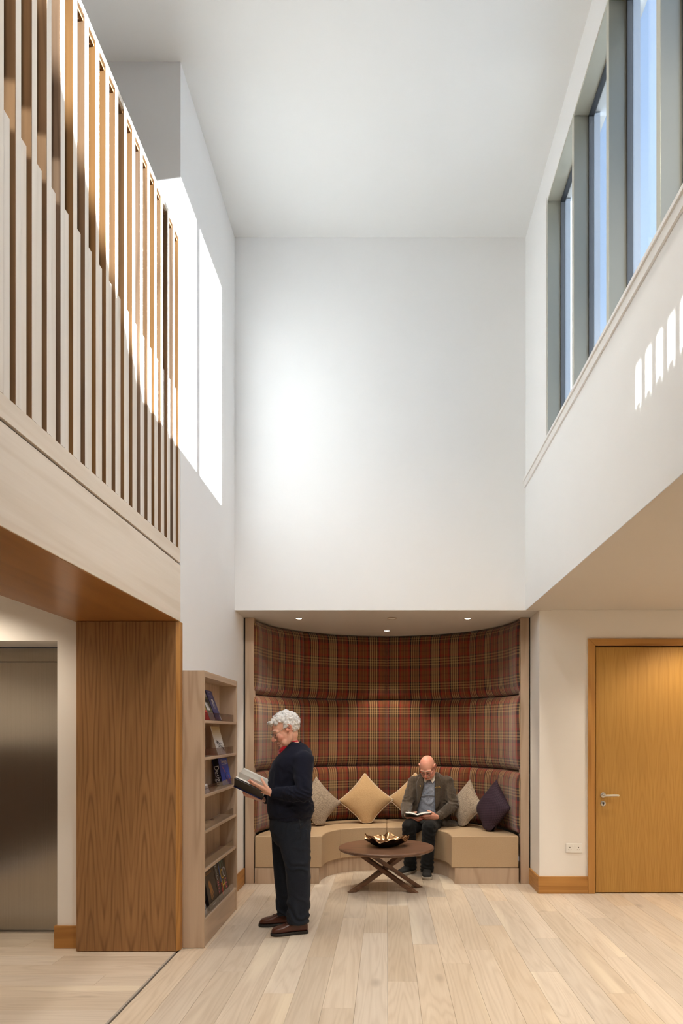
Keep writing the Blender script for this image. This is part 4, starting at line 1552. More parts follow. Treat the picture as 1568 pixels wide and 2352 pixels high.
# body: one continuous figure inside the clothes
bm = bmesh.new()
T1, E1, U1 = build_head(bm, hc1, R1, HS1)
tube([T1(-0.026, 0, -0.045), W(666, 1702, DS - 0.01), W(676, 1722, DS)], [0.058, 0.056, 0.062], 14, bm)
loft([(c, a * 0.80, b_ * 0.86, e) for c, a, b_, e in torso_sections(TR)], 20, bm)
for sh, el, wr in ((shN, elN, wrN), (shF, elF, wrF)):
    tube([sh, (sh + el) / 2, el], [0.052, 0.047, 0.040], 12, bm)
    tube([el, (el + wr) / 2, wr], [0.040, 0.036, 0.026], 12, bm)
hipN, kneeN, ankN = W(672, 1885, 5.42), W(683, 1990, 5.38), W(689, 2112, 5.39)
hipF, kneeF, ankF = W(668, 1885, 5.59), W(661, 1985, 5.60), W(660, 2090, 5.63)
tube([W(667, 1862, DS), W(667, 1885, DS)], [0.10, 0.105], 14, bm)
for h_, k_, a_ in ((hipN, kneeN, ankN), (hipF, kneeF, ankF)):
    tube([h_, (h_ + k_) / 2, k_, (k_ * 0.6 + a_ * 0.4), a_], [0.064, 0.060, 0.050, 0.044, 0.024], 12, bm)
    tube([a_, a_ + fw * 0.05 - UP * 0.050, a_ + fw * 0.11 - UP * 0.062], [0.024, 0.024, 0.020], 10, bm)
# near (left) hand: fingers along the outer cover, thumb over the page
dN = Vector((-0.90, 0.04, 0.40))
nN = Vector((0.34, 0.60, 0.72))
tipsN, thN = hand(bm, wrN + Vector((-0.012, -0.012, 0.0)), dN, nN, 1 if dN.cross(nN).z > 0 else -1,
                  ((0.02, 0.12, 0.12), (0.02, 0.15, 0.12), (0.03, 0.2, 0.15), (0.05, 0.25, 0.2)), 1.0, (0.50, 0.55), 1.06)
# far (right) hand: palm up below the spine, fingers towards us
dF = Vector((-0.62, -0.70, 0.22))
nF = Vector((0.10, 0.12, 1.0))
tipsF, thF = hand(bm, wrF + Vector((-0.012, -0.012, 0.0)), dF, nF, -1 if dF.cross(nF).dot(Vector((-1, 0.3, 0))) < 0 else 1,
                  ((0.05, 0.35, 0.45), (0.05, 0.35, 0.5), (0.08, 0.4, 0.5), (0.1, 0.4, 0.5)), 1.1, (0.9, 0.35), 1.05)
me = remesh(bm, 0.0042, 3)
paint(me, P1.root, [(T1(0.112, 0, -0.040), 0.026, 1.0, 0), (T1(0.062, 0.045, -0.04), 0.04, 0.7, 0), (T1(0.062, -0.045, -0.04), 0.04, 0.7, 0),
                    (T1(-0.012, 0.088, 0.006), 0.045, 0.8, 0), (T1(-0.012, -0.088, 0.006), 0.045, 0.8, 0), (T1(-0.010, 0.086, 0.004), 0.013, 0, 0.8),
                    (T1(0.091, 0, -0.0805), 0.012, 0.6, 0.6), (T1(0.086, 0.013, -0.0805), 0.009, .6, 0.6), (T1(0.086, -0.013, -0.0805), 0.009, .6, 0.6), (T1(0.079, 0.024, -0.081), 0.007, .6, 0.5)]
      + [(p, 0.03, 0.8, 0) for p in tipsN + tipsF])
body1 = P1.add('body', me, M['skin1'])
eyes(P1, T1, body1, HS1)
spectacles(P1, T1, P1.t, HS1)

# curly hair
bm = bmesh.new()
rh = random.Random(11)
ell(T1(-0.022, 0, 0.042), (0.095 * HS1, 0.078 * HS1, 0.082 * HS1), R1, bm, 3)
n = 0
while n < 420:
    v = Vector((rh.gauss(0, 1), rh.gauss(0, 1), rh.gauss(0, 1))).normalized()
    p = Vector((-0.014 + v.x * 0.100, v.y * 0.080, 0.036 + v.z * 0.088))
    front = 0.072 - 0.35 * abs(p.y) * 0.4
    ok = p.z > 0.074 - 0.010 * (p.x > 0.05) if p.x > 0.02 else (p.z > 0.020 if p.x > -0.012 else (p.z > -0.060 if p.x < -0.035 else p.z > 0.028))
    if p.x > front: ok = ok and p.z > 0.066
    if not ok: continue
    k = 1.0 + 0.05 * rh.random()
    r = 0.0085 + 0.0065 * rh.random()
    q = Vector((p.x * k, p.y * k, 0.036 + (p.z - 0.036) * k))
    if rh.random() < 0.5:
        ell(T1(*q), (r * 1.25, r, r * 0.9), Euler((rh.random() * 6, rh.random() * 6, rh.random() * 6)).to_matrix(), bm, 2)
    else:
        a = rh.random() * 6.28
        e1 = v.orthogonal().normalized()
        e2 = v.cross(e1)
        tube([T1(*(q + (e1 * math.cos(a + w_) + e2 * math.sin(a + w_)) * 0.011 + v * 0.004 * math.sin(w_ * 1.5))) for w_ in (0, 1.2, 2.4, 3.6)], [0.004, 0.0062, 0.0062, 0.003], 7, bm, 2)
    n += 1
for sg in (-1, 1):                                  # sideburns
    for k in range(14):
        ell(T1(0.010 - 0.012 * rh.random(), sg * (0.071 + 0.004 * rh.random()), 0.046 - 0.050 * rh.random()), (0.007, 0.006, 0.010), None, bm, 2)
for k in range(16):                                 # front tuft
    ell(T1(0.080 + 0.016 * rh.random(), -0.05 + 0.10 * rh.random(), 0.078 + 0.018 * rh.random()), (0.013, 0.011, 0.009), None, bm, 2)
me = remesh(bm, 0.0036, 1)
displace(me, wrinkle(0.0022, 75.0, 2.0))
P1.add('hair', me, M['hair'])

# red shirt collar
nb, nf = W(684.5, 1704, DS), W(643, 1729, DS - 0.02)
axis = (nb - nf)
bm = bmesh.new()
cc = (nb + nf) / 2
nx = axis.normalized()
cu = Vector((0, -1, 0)).cross(nx)
cu = cu if cu.z > 0 else -cu
NS = 40
rows_c = []
for j, (up_, gr) in enumerate(((-0.006, 0.002), (0.010, 0.006), (0.034, -0.002), (0.036, -0.007), (0.012, -0.004), (-0.004, -0.006))):
    r = []
    for i in range(NS + 1):
        a = PI + 0.10 + (2 * PI - 0.20) * i / NS          # opening at the throat
        e = 1 + 0.0 * a
        back = 0.5 + 0.5 * math.cos(a)
        rad_l = 0.072 + gr
        rad_f = axis.length / 2 + gr
        p = cc + nx * math.cos(a) * rad_f + Vector((0, -1, 0)) * math.sin(a) * rad_l + cu * (up_ * (0.72 + 0.38 * back))
        r.append(bm.verts.new(p))
    rows_c.append(r)
for j in range(len(rows_c) - 1):
    for i in range(NS):
        bm.faces.new((rows_c[j][i], rows_c[j][i + 1], rows_c[j + 1][i + 1], rows_c[j + 1][i]))
# collar leaves: the two pointed flaps folding down at the throat, and the placket
for sg in (-1, 1):
    a = nf + Vector((0.020, -0.040 * sg, 0.026))
    b_ = nf + Vector((-0.006, -0.010 * sg, 0.006))
    c_ = nf + Vector((-0.010, -0.036 * sg, -0.034))
    d_ = nf + Vector((0.030, -0.062 * sg, 0.000))
    prism([a, b_, c_, d_], Vector((-0.004, -0.004 * sg, 0.004)), bm)
ell(nf + Vector((0.012, 0, -0.035)), (0.022, 0.045, 0.05), None, bm, 2)
P1.add('shirt_collar', bm, M['red_shirt'])

# jumper
bm = bmesh.new()
ts = torso_sections(TR)
loft(ts, 28, bm)
for sh, el, wr in ((shN, elN, wrN), (shF, elF, wrF)):
    tube([sh, sh * 0.55 + el * 0.45, el], [0.084, 0.074, 0.064], 16, bm)
    e2 = el * 0.86 + wr * 0.14
    tube([el, e2, el * 0.5 + wr * 0.5, el * 0.15 + wr * 0.85], [0.064, 0.066, 0.056, 0.046], 16, bm)
    ell(sh + (UP * 0.002), (0.092, 0.080, 0.076), None, bm, 3)
me = remesh(bm, 0.007, 24)
displace(me, folds([
    (elN, 0.16, (0.6, 0, 0.8), 0.045, 0.006, 1.0), (elN + Vector((-0.10, -.02, 0.0)), 0.10, (1, 0, 0.25), 0.038, 0.005, 4.0),
    (shN + Vector((-0.03, 0.02, -0.12)), 0.15, (0.75, 0, 0.65), 0.062, 0.005, 2.0), (W(680, 1850, 5.33), 0.22, (0.25, 0, 0.95), 0.055, 0.006, 3.0),
    (W(636, 1800, 5.36), 0.18, (0.7, 0, 0.7), 0.075, 0.005, 6.0), (elF, 0.14, (0.6, 0, 0.8), 0.045, 0.005, 8.0), (W(715, 1845, 5.45), 0.13, (0, 0, 1), 0.05, 0.007, 5.0)],
    wrinkle(0.004, 11.0, 1.0, (1, 1, 0.6))))
P1.add('jumper', me, M['navy'])
# ribbed cuffs and hem
def ribbed(c0, c1, r0, r1, ribs, amp, nm, mat, person, va=None, vb=None, rows_=8):
    c0, c1 = Vector(c0), Vector(c1)
    ax = (c1 - c0).normalized()
    if va is None:
        va = ax.orthogonal().normalized()
        vb = ax.cross(va)
        A = [(va * (r0 + (r1 - r0) * k / rows_), vb * (r0 + (r1 - r0) * k / rows_)) for k in range(rows_ + 1)]
    else:
        A = [(va, vb)] * (rows_ + 1)
    bm = bmesh.new()
    rings = []
    n_ = ribs * 4
    for k in range(rows_ + 1):
        c = c0.lerp(c1, k / rows_)
        edge = 1 - 0.06 * (k in (0, rows_))
        rings.append([bm.verts.new(c + (A[k][0] * math.cos(2 * PI * i / n_) + A[k][1] * math.sin(2 * PI * i / n_)) * edge * (1 + amp * (1 if i % 4 < 2 else -1))) for i in range(n_)])
    for k in range(rows_):
        for i in range(n_):
            bm.faces.new((rings[k][i], rings[k][(i + 1) % n_], rings[k + 1][(i + 1) % n_], rings[k + 1][i]))
    bm.faces.new(rings[0]); bm.faces.new(rings[-1])
    return person.add(nm, bm, mat)


for el, wr in ((elN, wrN), (elF, wrF)):
    ribbed(el * 0.22 + wr * 0.78, el * -0.02 + wr * 1.02, 0.046, 0.037, 34, 0.018, 'cuff', M['navy'], P1)
hb_ = ts[0]
ribbed(hb_[0] + UP * 0.035, hb_[0] - UP * 0.022, 0, 0, 90, 0.006, 'hem_band', M['navy'], P1, hb_[1] * 1.0, hb_[2] * 1.0)
# neckline rib
NB = []
for i in range(33):
    a = 2 * PI * i / 32
    k_ = 0.5 - 0.5 * math.cos(a)
    p = W(687, 1704.5, DS).lerp(W(641, 1731, DS), k_) + Vector((0.012 * (1 - k_), -math.sin(a) * 0.088, -0.012 * abs(math.sin(a)) - 0.012 * max(0, k_ - 0.8) / 0.2))
    NB.append(p)
P1.add('neck_rib', tube(NB, 0.0085, 8, None, 1, False), M['navy'])

# trousers
bm = bmesh.new()
loft([(W(665, 1862, DS), fw * 0.158, lf * 0.172, 2.3), (W(666, 1880, DS), fw * 0.164, lf * 0.180, 2.3), (W(667, 1902, DS), fw * 0.166, lf * 0.185, 2.3), (W(668, 1925, DS), fw * 0.150, lf * 0.178, 2.2), (W(669, 1940, DS), fw * 0.115, lf * 0.15, 2)], 24, bm)
def leg(hip, knee, ank, hem_pt, rr):
    pts = [hip, hip.lerp(knee, 0.5), knee, knee.lerp(ank, 0.5), hem_pt + UP * 0.03, hem_pt]
    secs = []
    for p, (ra, rb) in zip(pts, rr): secs.append((p, fw * ra, lf * rb, 2.2))
    # refine
    fine = []
    for i in range(len(secs) - 1):
        for k in range(4):
            t_ = k / 4
            fine.append((secs[i][0].lerp(secs[i + 1][0], t_), secs[i][1].lerp(secs[i + 1][1], t_), secs[i][2].lerp(secs[i + 1][2], t_), 2.2))
    fine.append(secs[-1])
    loft(fine, 20, bm)
hemN, hemF = W(684, 2121, 5.39), W(660, 2100, 5.63)
leg(W(673, 1905, 5.42), W(684, 1990, 5.385), ankN, hemN, ((0.140, 0.098), (0.122, 0.092), (0.100, 0.080), (0.090, 0.074), (0.084, 0.072), (0.086, 0.074)))
leg(W(662, 1905, 5.60), W(655, 1985, 5.61), ankF, hemF, ((0.140, 0.098), (0.122, 0.092), (0.100, 0.080), (0.092, 0.074), (0.088, 0.072), (0.086, 0.074)))
me = remesh(bm, 0.007, 7)
displace(me, folds([
    (kneeN + Vector((0.05, -.05, 0.02)), 0.17, (0.5, 0, 0.85), 0.085, 0.006, 1.0), (hemN + UP * 0.10, 0.17, (0.55, 0, 0.83), 0.075, 0.010, 2.0), (hemF + UP * 0.08, 0.15, (0.5, 0, 0.86), 0.07, 0.009, 3.0),
    (W(690, 1900, 5.36), 0.16, (0.8, 0, -0.6), 0.08, 0.005, 5.0), (W(640, 1900, 5.4), 0.13, (0.8, 0, 0.6), 0.07, 0.004, 7.0)], wrinkle(0.004, 8.0, 4.0, (1, 1, 0.35))))
tro1 = P1.add('trousers', me, M['navy_trouser'])
P1.add('belt_pocket_seam', tube([W(688, 1882, 5.333), W(690, 1905, 5.328), W(691, 1930, 5.325)], 0.0016, 6, None, 4, False), M['black'], tro1)


def shoe(P, heel, d, ln, mat, solemat, w_=0.050, laces=True, chunky=False):
    """heel = point on the floor under the heel, d = direction of the toe"""
    d = Vector(d)
    d.z = 0
    d.normalize()
    s = Vector((-d.y, d.x, 0))
    heel = Vector(heel)
    prof = [(0.00, 0.030, 0.082), (0.05, 0.035, 0.096), (0.20, 0.037, 0.112), (0.36, 0.038, 0.118), (0.48, 0.041, 0.104), (0.60, 0.047, 0.086), (0.74, 0.051, 0.073), (0.86, 0.048, 0.066), (0.94, 0.040, 0.056), (0.985, 0.026, 0.042), (1.0, 0.014, 0.032)]
    bm = bmesh.new()
    secs = []
    for f, hw, top in prof:
        hw *= w_ / 0.05
        c = heel + d * ln * f
        zc = (top + 0.018) / 2
        secs.append((c + UP * zc, s * hw, UP * (top - 0.018) / 2, 2.8))
    loft(secs, 20, bm)
    o = P.add('shoe', remesh(bm, 0.005, 3), mat)
    bm = bmesh.new()
    rings = []
    pts = []
    for f, hw, top in prof:
        pts.append((f, hw * 1.10 * w_ / 0.05))
    poly = [heel + d * (ln * (f * 1.03 - 0.012)) + s * h for f, h in pts] + [heel + d * (ln * (f * 1.03 - 0.012)) - s * h for f, h in reversed(pts)]
    prism([p + UP * 0.002 for p in poly], UP * (0.030 if chunky else 0.022), bm)
    P.add('sole', bm, solemat, o, smooth=False, bevel=0.005)
    if laces:
        b2 = bmesh.new()
        for k in range(3):
            c = heel + d * ln * (0.44 + 0.065 * k)
            z = (0.110, 0.099, 0.090)[k]
            tube([c + s * 0.022 + UP * (z - 0.010), c + UP * z, c - s * 0.022 + UP * (z - 0.010)], 0.003, 6, b2, 3)
        P.add('laces', b2, M['lace'], o)
        b3 = bmesh.new()
        tube([heel + d * ln * 0.42 + s * 0.039 + UP * 0.075, heel + d * ln * 0.54 + s * 0.036 + UP * 0.084, heel + d * ln * 0.615 + UP * 0.088,
              heel + d * ln * 0.54 - s * 0.036 + UP * 0.084, heel + d * ln * 0.42 - s * 0.039 + UP * 0.075], 0.0022, 6, b3, 4)
        P.add('tongue_seam', b3, M['lace'], o)
    return o


hN = W(704, 2135, 5.50); hN = Vector((-0.632, 5.430, 0))
shoe(P1, hN, (-0.97, -0.30, 0), 0.285, M['shoe'], M['sole'], 0.052)
shoe(P1, Vector((-0.765, 5.642, 0)), (-0.985, -0.10, 0), 0.285, M['shoe'], M['sole'], 0.052)

# his open book
bk = thing('open_book', 'open hardback with dark cover and blue edge held by the standing man', 'book', W(570, 1818, 5.42))
BR = Vector(bk.location)
s0, s1 = W(537, 1805, 5.43), W(602, 1836, 5.45)       # ends of the spine
ax = (s1 - s0)
L_ = ax.length
ax.normalize()
def bk_add(nm, bm, mat, parent=None, **kw):
    o = obj(nm, bm, mat, parent or bk, **kw)
    o.data.transform(Matrix.Translation(-BR))
    return o
side = Vector((0, -1, 0))
upn = ax.cross(side)
upn = upn if upn.z > 0 else -upn
upn.normalize()
def page_sheet(ang, wd, curve, off, th, nm, mat, n=10, lift=0.0, l0=0.0, l1=1.0, smooth=True):
    """a curved leaf or cover rising from the spine; ang = opening angle from vertical towards the viewer"""
    bm = bmesh.new()
    top, bot = [], []
    p = s0 + upn * off
    a = ang
    pts = [p.copy()]
    for k in range(n):
        a2 = ang + curve * (k / n) ** 1.0
        p = p + (upn * math.cos(a2) + side * math.sin(a2)) * (wd / n)
        pts.append(p.copy())
    for k, q in enumerate(pts):
        a2 = ang + curve * (k / n)
        nn = (upn * math.sin(a2) - side * math.cos(a2)) * th
        r = [bm.verts.new(q + ax * (L_ * l0)), bm.verts.new(q + ax * (L_ * l1)), bm.verts.new(q + ax * (L_ * l1) + nn), bm.verts.new(q + ax * (L_ * l0) + nn)]
        top.append(r)
    for k in range(n):
        for i in range(4):
            bm.faces.new((top[k][i], top[k][(i + 1) % 4], top[k + 1][(i + 1) % 4], top[k + 1][i]))
    bm.faces.new(top[0][::-1]); bm.faces.new(top[-1])
    return bk_add(nm, bm, mat, smooth=False)
CW = 0.165
M['cover_dark'] = plain('book_cover_charcoal', srgb(46, 44, 40), 0.35)
M['cover_blue'] = plain('book_cover_blue', srgb(22, 34, 98), 0.4)
page_sheet(1.02, CW, 0.10, 0.0, 0.003, 'cover', M['cover_dark'])
page_sheet(-0.75, CW, -0.10, 0.0, 0.003, 'cover', M['cover_dark'])
page_sheet(0.90, CW * 0.95, 0.22, 0.004, 0.010, 'page_block', M['paper'], l0=0.02, l1=0.98)
page_sheet(-0.62, CW * 0.95, -0.20, 0.004, 0.010, 'page_block', M['paper'], l0=0.02, l1=0.98)
for k, (a, c_) in enumerate(((0.30, 0.75), (0.0, 0.45), (-0.25, 0.15), (-0.42, 0.0))):
    page_sheet(a, CW * 0.95, c_, 0.008, 0.0008, 'page', M['paper'], l0=0.02, l1=0.98)
b = bmesh.new()
tube([s0, s1], [0.008, 0.008], 10, b, 1, False)
bk_add('spine', b, M['cover_blue'], smooth=True)

# ------------------------------------------------------------------ the seated reader
P2 = Person('bald man in a brown tweed jacket seated in the alcove reading a book', (0.50, 7.95, 0))
F2 = Vector((-0.13, -0.99, 0)).normalized()
L2 = Vector((0.99, -0.13, 0)).normalized()
hc2 = W(981, 1762, 7.90)
R2 = head_frame((-0.32 * 0.80, -0.95 * 0.80, -0.60))
HS2 = 1.10
T2 = None
ROWS2 = [(1898, 991, 0.215, 0.165, 8.15), (1880, 990, 0.222, 0.178, 8.13), (1862, 989, 0.222, 0.180, 8.10), (1840, 988, 0.215, 0.172, 8.08), (1818, 988, 0.210, 0.155, 8.07), (1800, 988, 0.212, 0.132, 8.06),
         (1788, 988, 0.190, 0.105, 8.06), (1779, 987, 0.130, 0.082, 8.05), (1773, 986, 0.085, 0.065, 8.04)]
def secs2(grow=0.0, rows=ROWS2):
    return [(W(px, py, d), F2 * (hd + grow), L2 * (hw + grow), 2.4) for (py, px, hw, hd, d) in rows]
shL, elL, wrL = W(1025, 1796, 8.05), W(1041, 1850, 7.93), W(1006, 1876, 7.66)
shR, elR, wrR = W(951, 1797, 8.08), W(934, 1850, 7.95), W(931, 1873, 7.70)
hipL, kneL, ankL = W(1003, 1893, 8.08), W(985, 1902, 7.53), W(980, 1996, 7.55)
hipR, kneR, ankR = W(976, 1893, 8.10), W(939, 1899, 7.60), W(942, 1988, 7.72)
bm = bmesh.new()
T2, E2, U2 = build_head(bm, hc2, R2, HS2, True)
tube([T2(-0.034, 0, -0.04), W(985, 1782, 8.01), W(986, 1795, 8.05)], [0.062, 0.062, 0.07], 14, bm)
loft([(c, a * 0.80, b_ * 0.84, e) for c, a, b_, e in secs2()], 20, bm)
for sh, el, wr in ((shL, elL, wrL), (shR, elR, wrR)):
    tube([sh, (sh + el) / 2, el], [0.050, 0.045, 0.038], 12, bm)
    tube([el, (el + wr) / 2, wr], [0.038, 0.035, 0.027], 12, bm)
tube([hipR, (hipR + hipL) / 2, hipL], [0.09, 0.10, 0.09], 12, bm)
for h_, k_, a_ in ((hipL, kneL, ankL), (hipR, kneR, ankR)):
    tube([h_, (h_ + k_) / 2, k_], [0.075, 0.064, 0.050], 12, bm)
    tube([k_, k_.lerp(a_, 0.4), a_], [0.050, 0.048, 0.034], 12, bm)
toeL, toeR = Vector((-0.05, -0.99, 0)), Vector((-0.62, -0.78, 0))
for a_, td in ((ankL, toeL), (ankR, toeR)):
    tube([a_, a_ + td * 0.06 - UP * 0.04, a_ + td * 0.13 - UP * 0.055], [0.034, 0.03, 0.022], 10, bm)
dL = Vector((-0.93, -0.30, -0.02)); nL = Vector((-0.25, 0.80, 0.55))
tL, thL = hand(bm, wrL + Vector((-0.016, -0.012, -0.002)), dL, nL, 1 if dL.cross(nL).z > 0 else -1, ((0.05, 0.25, 0.25), (0.08, 0.3, 0.3), (0.12, 0.35, 0.3), (0.15, 0.4, 0.3)), 1.0, (0.55, 0.55), 1.05)
dR = Vector((0.80, -0.38, -0.24)); nR = Vector((0.25, 0.80, 0.50))
tR, thR = hand(bm, wrR + Vector((0.004, -0.012, -0.004)), dR, nR, 1 if dR.cross(nR).z > 0 else -1, ((0.05, 0.3, 0.3), (0.08, 0.35, 0.3), (0.12, 0.4, 0.3), (0.15, 0.4, 0.3)), 1.0, (0.55, 0.55), 1.05)
me = remesh(bm, 0.0046, 3)
paint(me, P2.root, [(T2(0.112, 0, -0.040), 0.028, 1.0, 0), (T2(0.062, 0.045, -0.04), 0.042, 0.8, 0), (T2(0.062, -0.045, -0.04), 0.042, 0.8, 0), (T2(0.0, 0, 0.115), 0.09, 0.5, 0),
                    (T2(-0.012, 0.088, 0.006), 0.045, 0.9, 0), (T2(-0.012, -0.088, 0.006), 0.045, 0.9, 0),
                    (T2(0.091, 0, -0.0805), 0.013, 0.8, 0.8), (T2(0.086, 0.013, -0.0805), 0.010, .8, 0.75), (T2(0.086, -0.013, -0.0805), 0.010, .8, 0.75)]
      + [(p, 0.04, 0.9, 0) for p in tL + tR])
body2 = P2.add('body', me, M['skin2'])
eyes(P2, T2, body2, HS2)
spectacles(P2, T2, P2.t, HS2)
b = tube([T2(0.088, 0.026, -0.068), T2(0.098, 0.010, -0.061), T2(0.100, 0, -0.060), T2(0.098, -0.010, -0.061), T2(0.088, -0.026, -0.068)], [0.003, 0.006, 0.006, 0.006, 0.003], 8)
P2.add('moustache', b, M['brow'], body2)
b = bmesh.new()
for sg in (-1, 1):
    for k in range(26):
        a = 0.1 + 1.25 * rh.random()
        ell(T2(-0.012 - 0.088 * math.sin(a), sg * 0.077 * math.cos(a) * 1.0, -0.020 + 0.060 * rh.random()), (0.008, 0.006, 0.011), None, b, 1)
P2.add('side_hair', remesh(b, 0.004, 3), M['brow'])

# pullover under the open jacket, white collar
bm = bmesh.new()
loft([(c + F2 * 0.004, a * 0.955, b_ * 0.80, 2.2) for c, a, b_, e in secs2()][:-1], 24, bm)
me = remesh(bm, 0.007, 5)
displace(me, folds([(W(982, 1826, 7.93), 0.16, (0, 0, 1), 0.10, 0.008, 3.0), (W(980, 1858, 7.92), 0.14, (0.1, 0, 1), 0.07, 0.003, 6.0)], wrinkle(0.003, 12.0, 7.0)))
P2.add('pullover', me, M['pullover'])
P2.add('pullover_fold', tube([W(968, 1828, 7.918), W(982, 1826.5, 7.905), W(999, 1827.5, 7.912)], [0.004, 0.007, 0.004], 8, None, 4), M['pullover'])
bm = bmesh.new()
cN = W(986, 1783, 8.02)
cax = (Vector((-0.10, -0.86, -0.10))).normalized()
NS = 36
rws = []
for (up_, gr) in ((-0.020, 0.006), (0.006, 0.006), (0.034, 0.0), (0.035, -0.005), (0.0, -0.005)):
    r = []
    for i in range(NS + 1):
        a = -PI + 0.16 + (2 * PI - 0.32) * i / NS
        back = 0.5 + 0.5 * math.cos(a)
        p = cN - F2 * math.cos(a) * (0.082 + gr) + L2 * math.sin(a) * (0.080 + gr) + UP * (up_ * (0.7 + 0.5 * back) + 0.026 * math.cos(a) - 0.004)
        r.append(bm.verts.new(p))
    rws.append(r)
for j in range(len(rws) - 1):
    for i in range(NS):
        bm.faces.new((rws[j][i], rws[j][i + 1], rws[j + 1][i + 1], rws[j + 1][i]))
for sg in (-1, 1):
    t0 = cN + F2 * 0.082 + UP * -0.028
    prism([t0 + L2 * sg * 0.008 + UP * 0.012, t0 + L2 * sg * 0.066 - F2 * 0.034 + UP * 0.052, t0 + L2 * sg * 0.074 - F2 * 0.020 + UP * -0.004, t0 + L2 * sg * 0.040 + F2 * 0.018 + UP * -0.046], F2 * 0.006 + UP * 0.004, bm)
P2.add('shirt_collar', bm, M['white_shirt'], smooth=False)

# jacket: remeshed volume opened along the front, then given thickness
bm = bmesh.new()
loft(secs2(0.006), 30, bm)
for sh, el, wr, sg in ((shL, elL, wrL, 1), (shR, elR, wrR, -1)):
    tube([sh, sh * 0.55 + el * 0.45, el], [0.076, 0.073, 0.066], 16, bm)
    tube([el, el * 0.5 + wr * 0.5, el * 0.08 + wr * 0.92], [0.066, 0.060, 0.050], 16, bm)
    ell(sh + UP * 0.006, (0.080, 0.085, 0.068), None, bm, 3)
ell(W(1030, 1893, 8.02), (0.125, 0.16, 0.050), None, bm, 3)      # skirt of the jacket spread on the seat
ell(W(952, 1890, 8.06), (0.11, 0.13, 0.060), None, bm, 3)
me = remesh(bm, 0.0065, 6)
displace(me, folds([
    (elL, 0.15, (0.5, 0, 0.85), 0.05, 0.008, 1.0), (elR, 0.14, (-0.5, 0, 0.85), 0.05, 0.008, 2.0), (shL + Vector((0.02, -0.03, -0.13)), 0.14, (0.6, 0, 0.8), 0.06, 0.005, 3.0),
    (shR + Vector((-0.02, -0.03, -0.13)), 0.14, (-0.6, 0, 0.8), 0.06, 0.005, 4.0), (wrL.lerp(elL, 0.4), 0.11, (0.8, 0, -0.5), 0.045, 0.006, 5.0), (W(1030, 1885, 7.95), 0.16, (0.8, 0, 0.5), 0.07, 0.006, 6.0)],
    wrinkle(0.004, 10.0, 9.0)))
bm = bmesh.new()
bm.from_mesh(me)
bpy.data.meshes.remove(me)
kill = []
for v in bm.verts:
    d_ = v.co.y
    px, py = VX + v.co.x * F / d_, VY - (v.co.z - EYE) * F / d_
    if d_ < 8.02 and 1776 < py < 1885:
        f = (py - 1790) / 72
        xl = 975 - 19 * f if py > 1790 else 975 - (1790 - py) * -0.1
        xr = 998 + 1.5 * f
        if xl < px < xr and abs(v.co.y - 8.05) > 0.055: kill.append(v)
    # hollow where the neck comes out
    if (v.co - W(986, 1776, 8.03)).length < 0.078 and v.co.z > 1.07: kill.append(v)
bmesh.ops.delete(bm, geom=list(set(kill)), context='VERTS')
jk = P2.add('jacket', bm, M['jacket'])
md = jk.modifiers.new('thick', 'SOLIDIFY')
md.thickness = 0.006
md.offset = -1


def lapel(outline, nm, lift):
    """lapel patch lying on the jacket front; outline in picture pixels projected on the body"""
    bm = bmesh.new()
    js = secs2(0.010)
    def front(px, py):
        # depth of the jacket front at this height
        zs = [(s[0].z, s) for s in js]
        d = 7.9
        for it in range(6):
            p = W(px, py, d)
            for (za, sa), (zb, sb) in zip(zs, zs[1:]):
                if za <= p.z <= zb:
                    t_ = (p.z - za) / (zb - za)
                    c = sa[0].lerp(sb[0], t_); ra = sa[1].length * (1 - t_) + sb[1].length * t_; rb = sa[2].length * (1 - t_) + sb[2].length * t_
                    q = max(-0.98, min(0.98, (p - c).dot(L2) / rb))
                    dep = ra * (1 - abs(q) ** 2.4) ** (1 / 2.4)
                    pt = c + L2 * q * rb + F2 * dep
                    d = pt.y
                    break
        return W(px, py, d - lift)
    cx = sum(p[0] for p in outline) / len(outline)
    ctr = [front(*p) for p in outline]
    # subdivide as a ladder: left and right chains
    h_ = len(outline) // 2
    A, B = outline[:h_], outline[h_:][::-1]
    rows_ = []
    N = 14
    def chain(Cn, t_):
        k = t_ * (len(Cn) - 1)
        i = min(int(k), len(Cn) - 2)
        u = k - i
        return (Cn[i][0] + (Cn[i + 1][0] - Cn[i][0]) * u, Cn[i][1] + (Cn[i + 1][1] - Cn[i][1]) * u)
    for j in range(N + 1):
        a, b_ = chain(A, j / N), chain(B, j / N)
        rows_.append([bm.verts.new(front(a[0] + (b_[0] - a[0]) * i / 5, a[1] + (b_[1] - a[1]) * i / 5)) for i in range(6)])
    for j in range(N):
        for i in range(5):
            bm.faces.new((rows_[j][i], rows_[j][i + 1], rows_[j + 1][i + 1], rows_[j + 1][i]))
    o = P2.add(nm, bm, M['jacket'], jk)
    md = o.modifiers.new('thick', 'SOLIDIFY')
    md.thickness = 0.005
    md.offset = 0
    return o


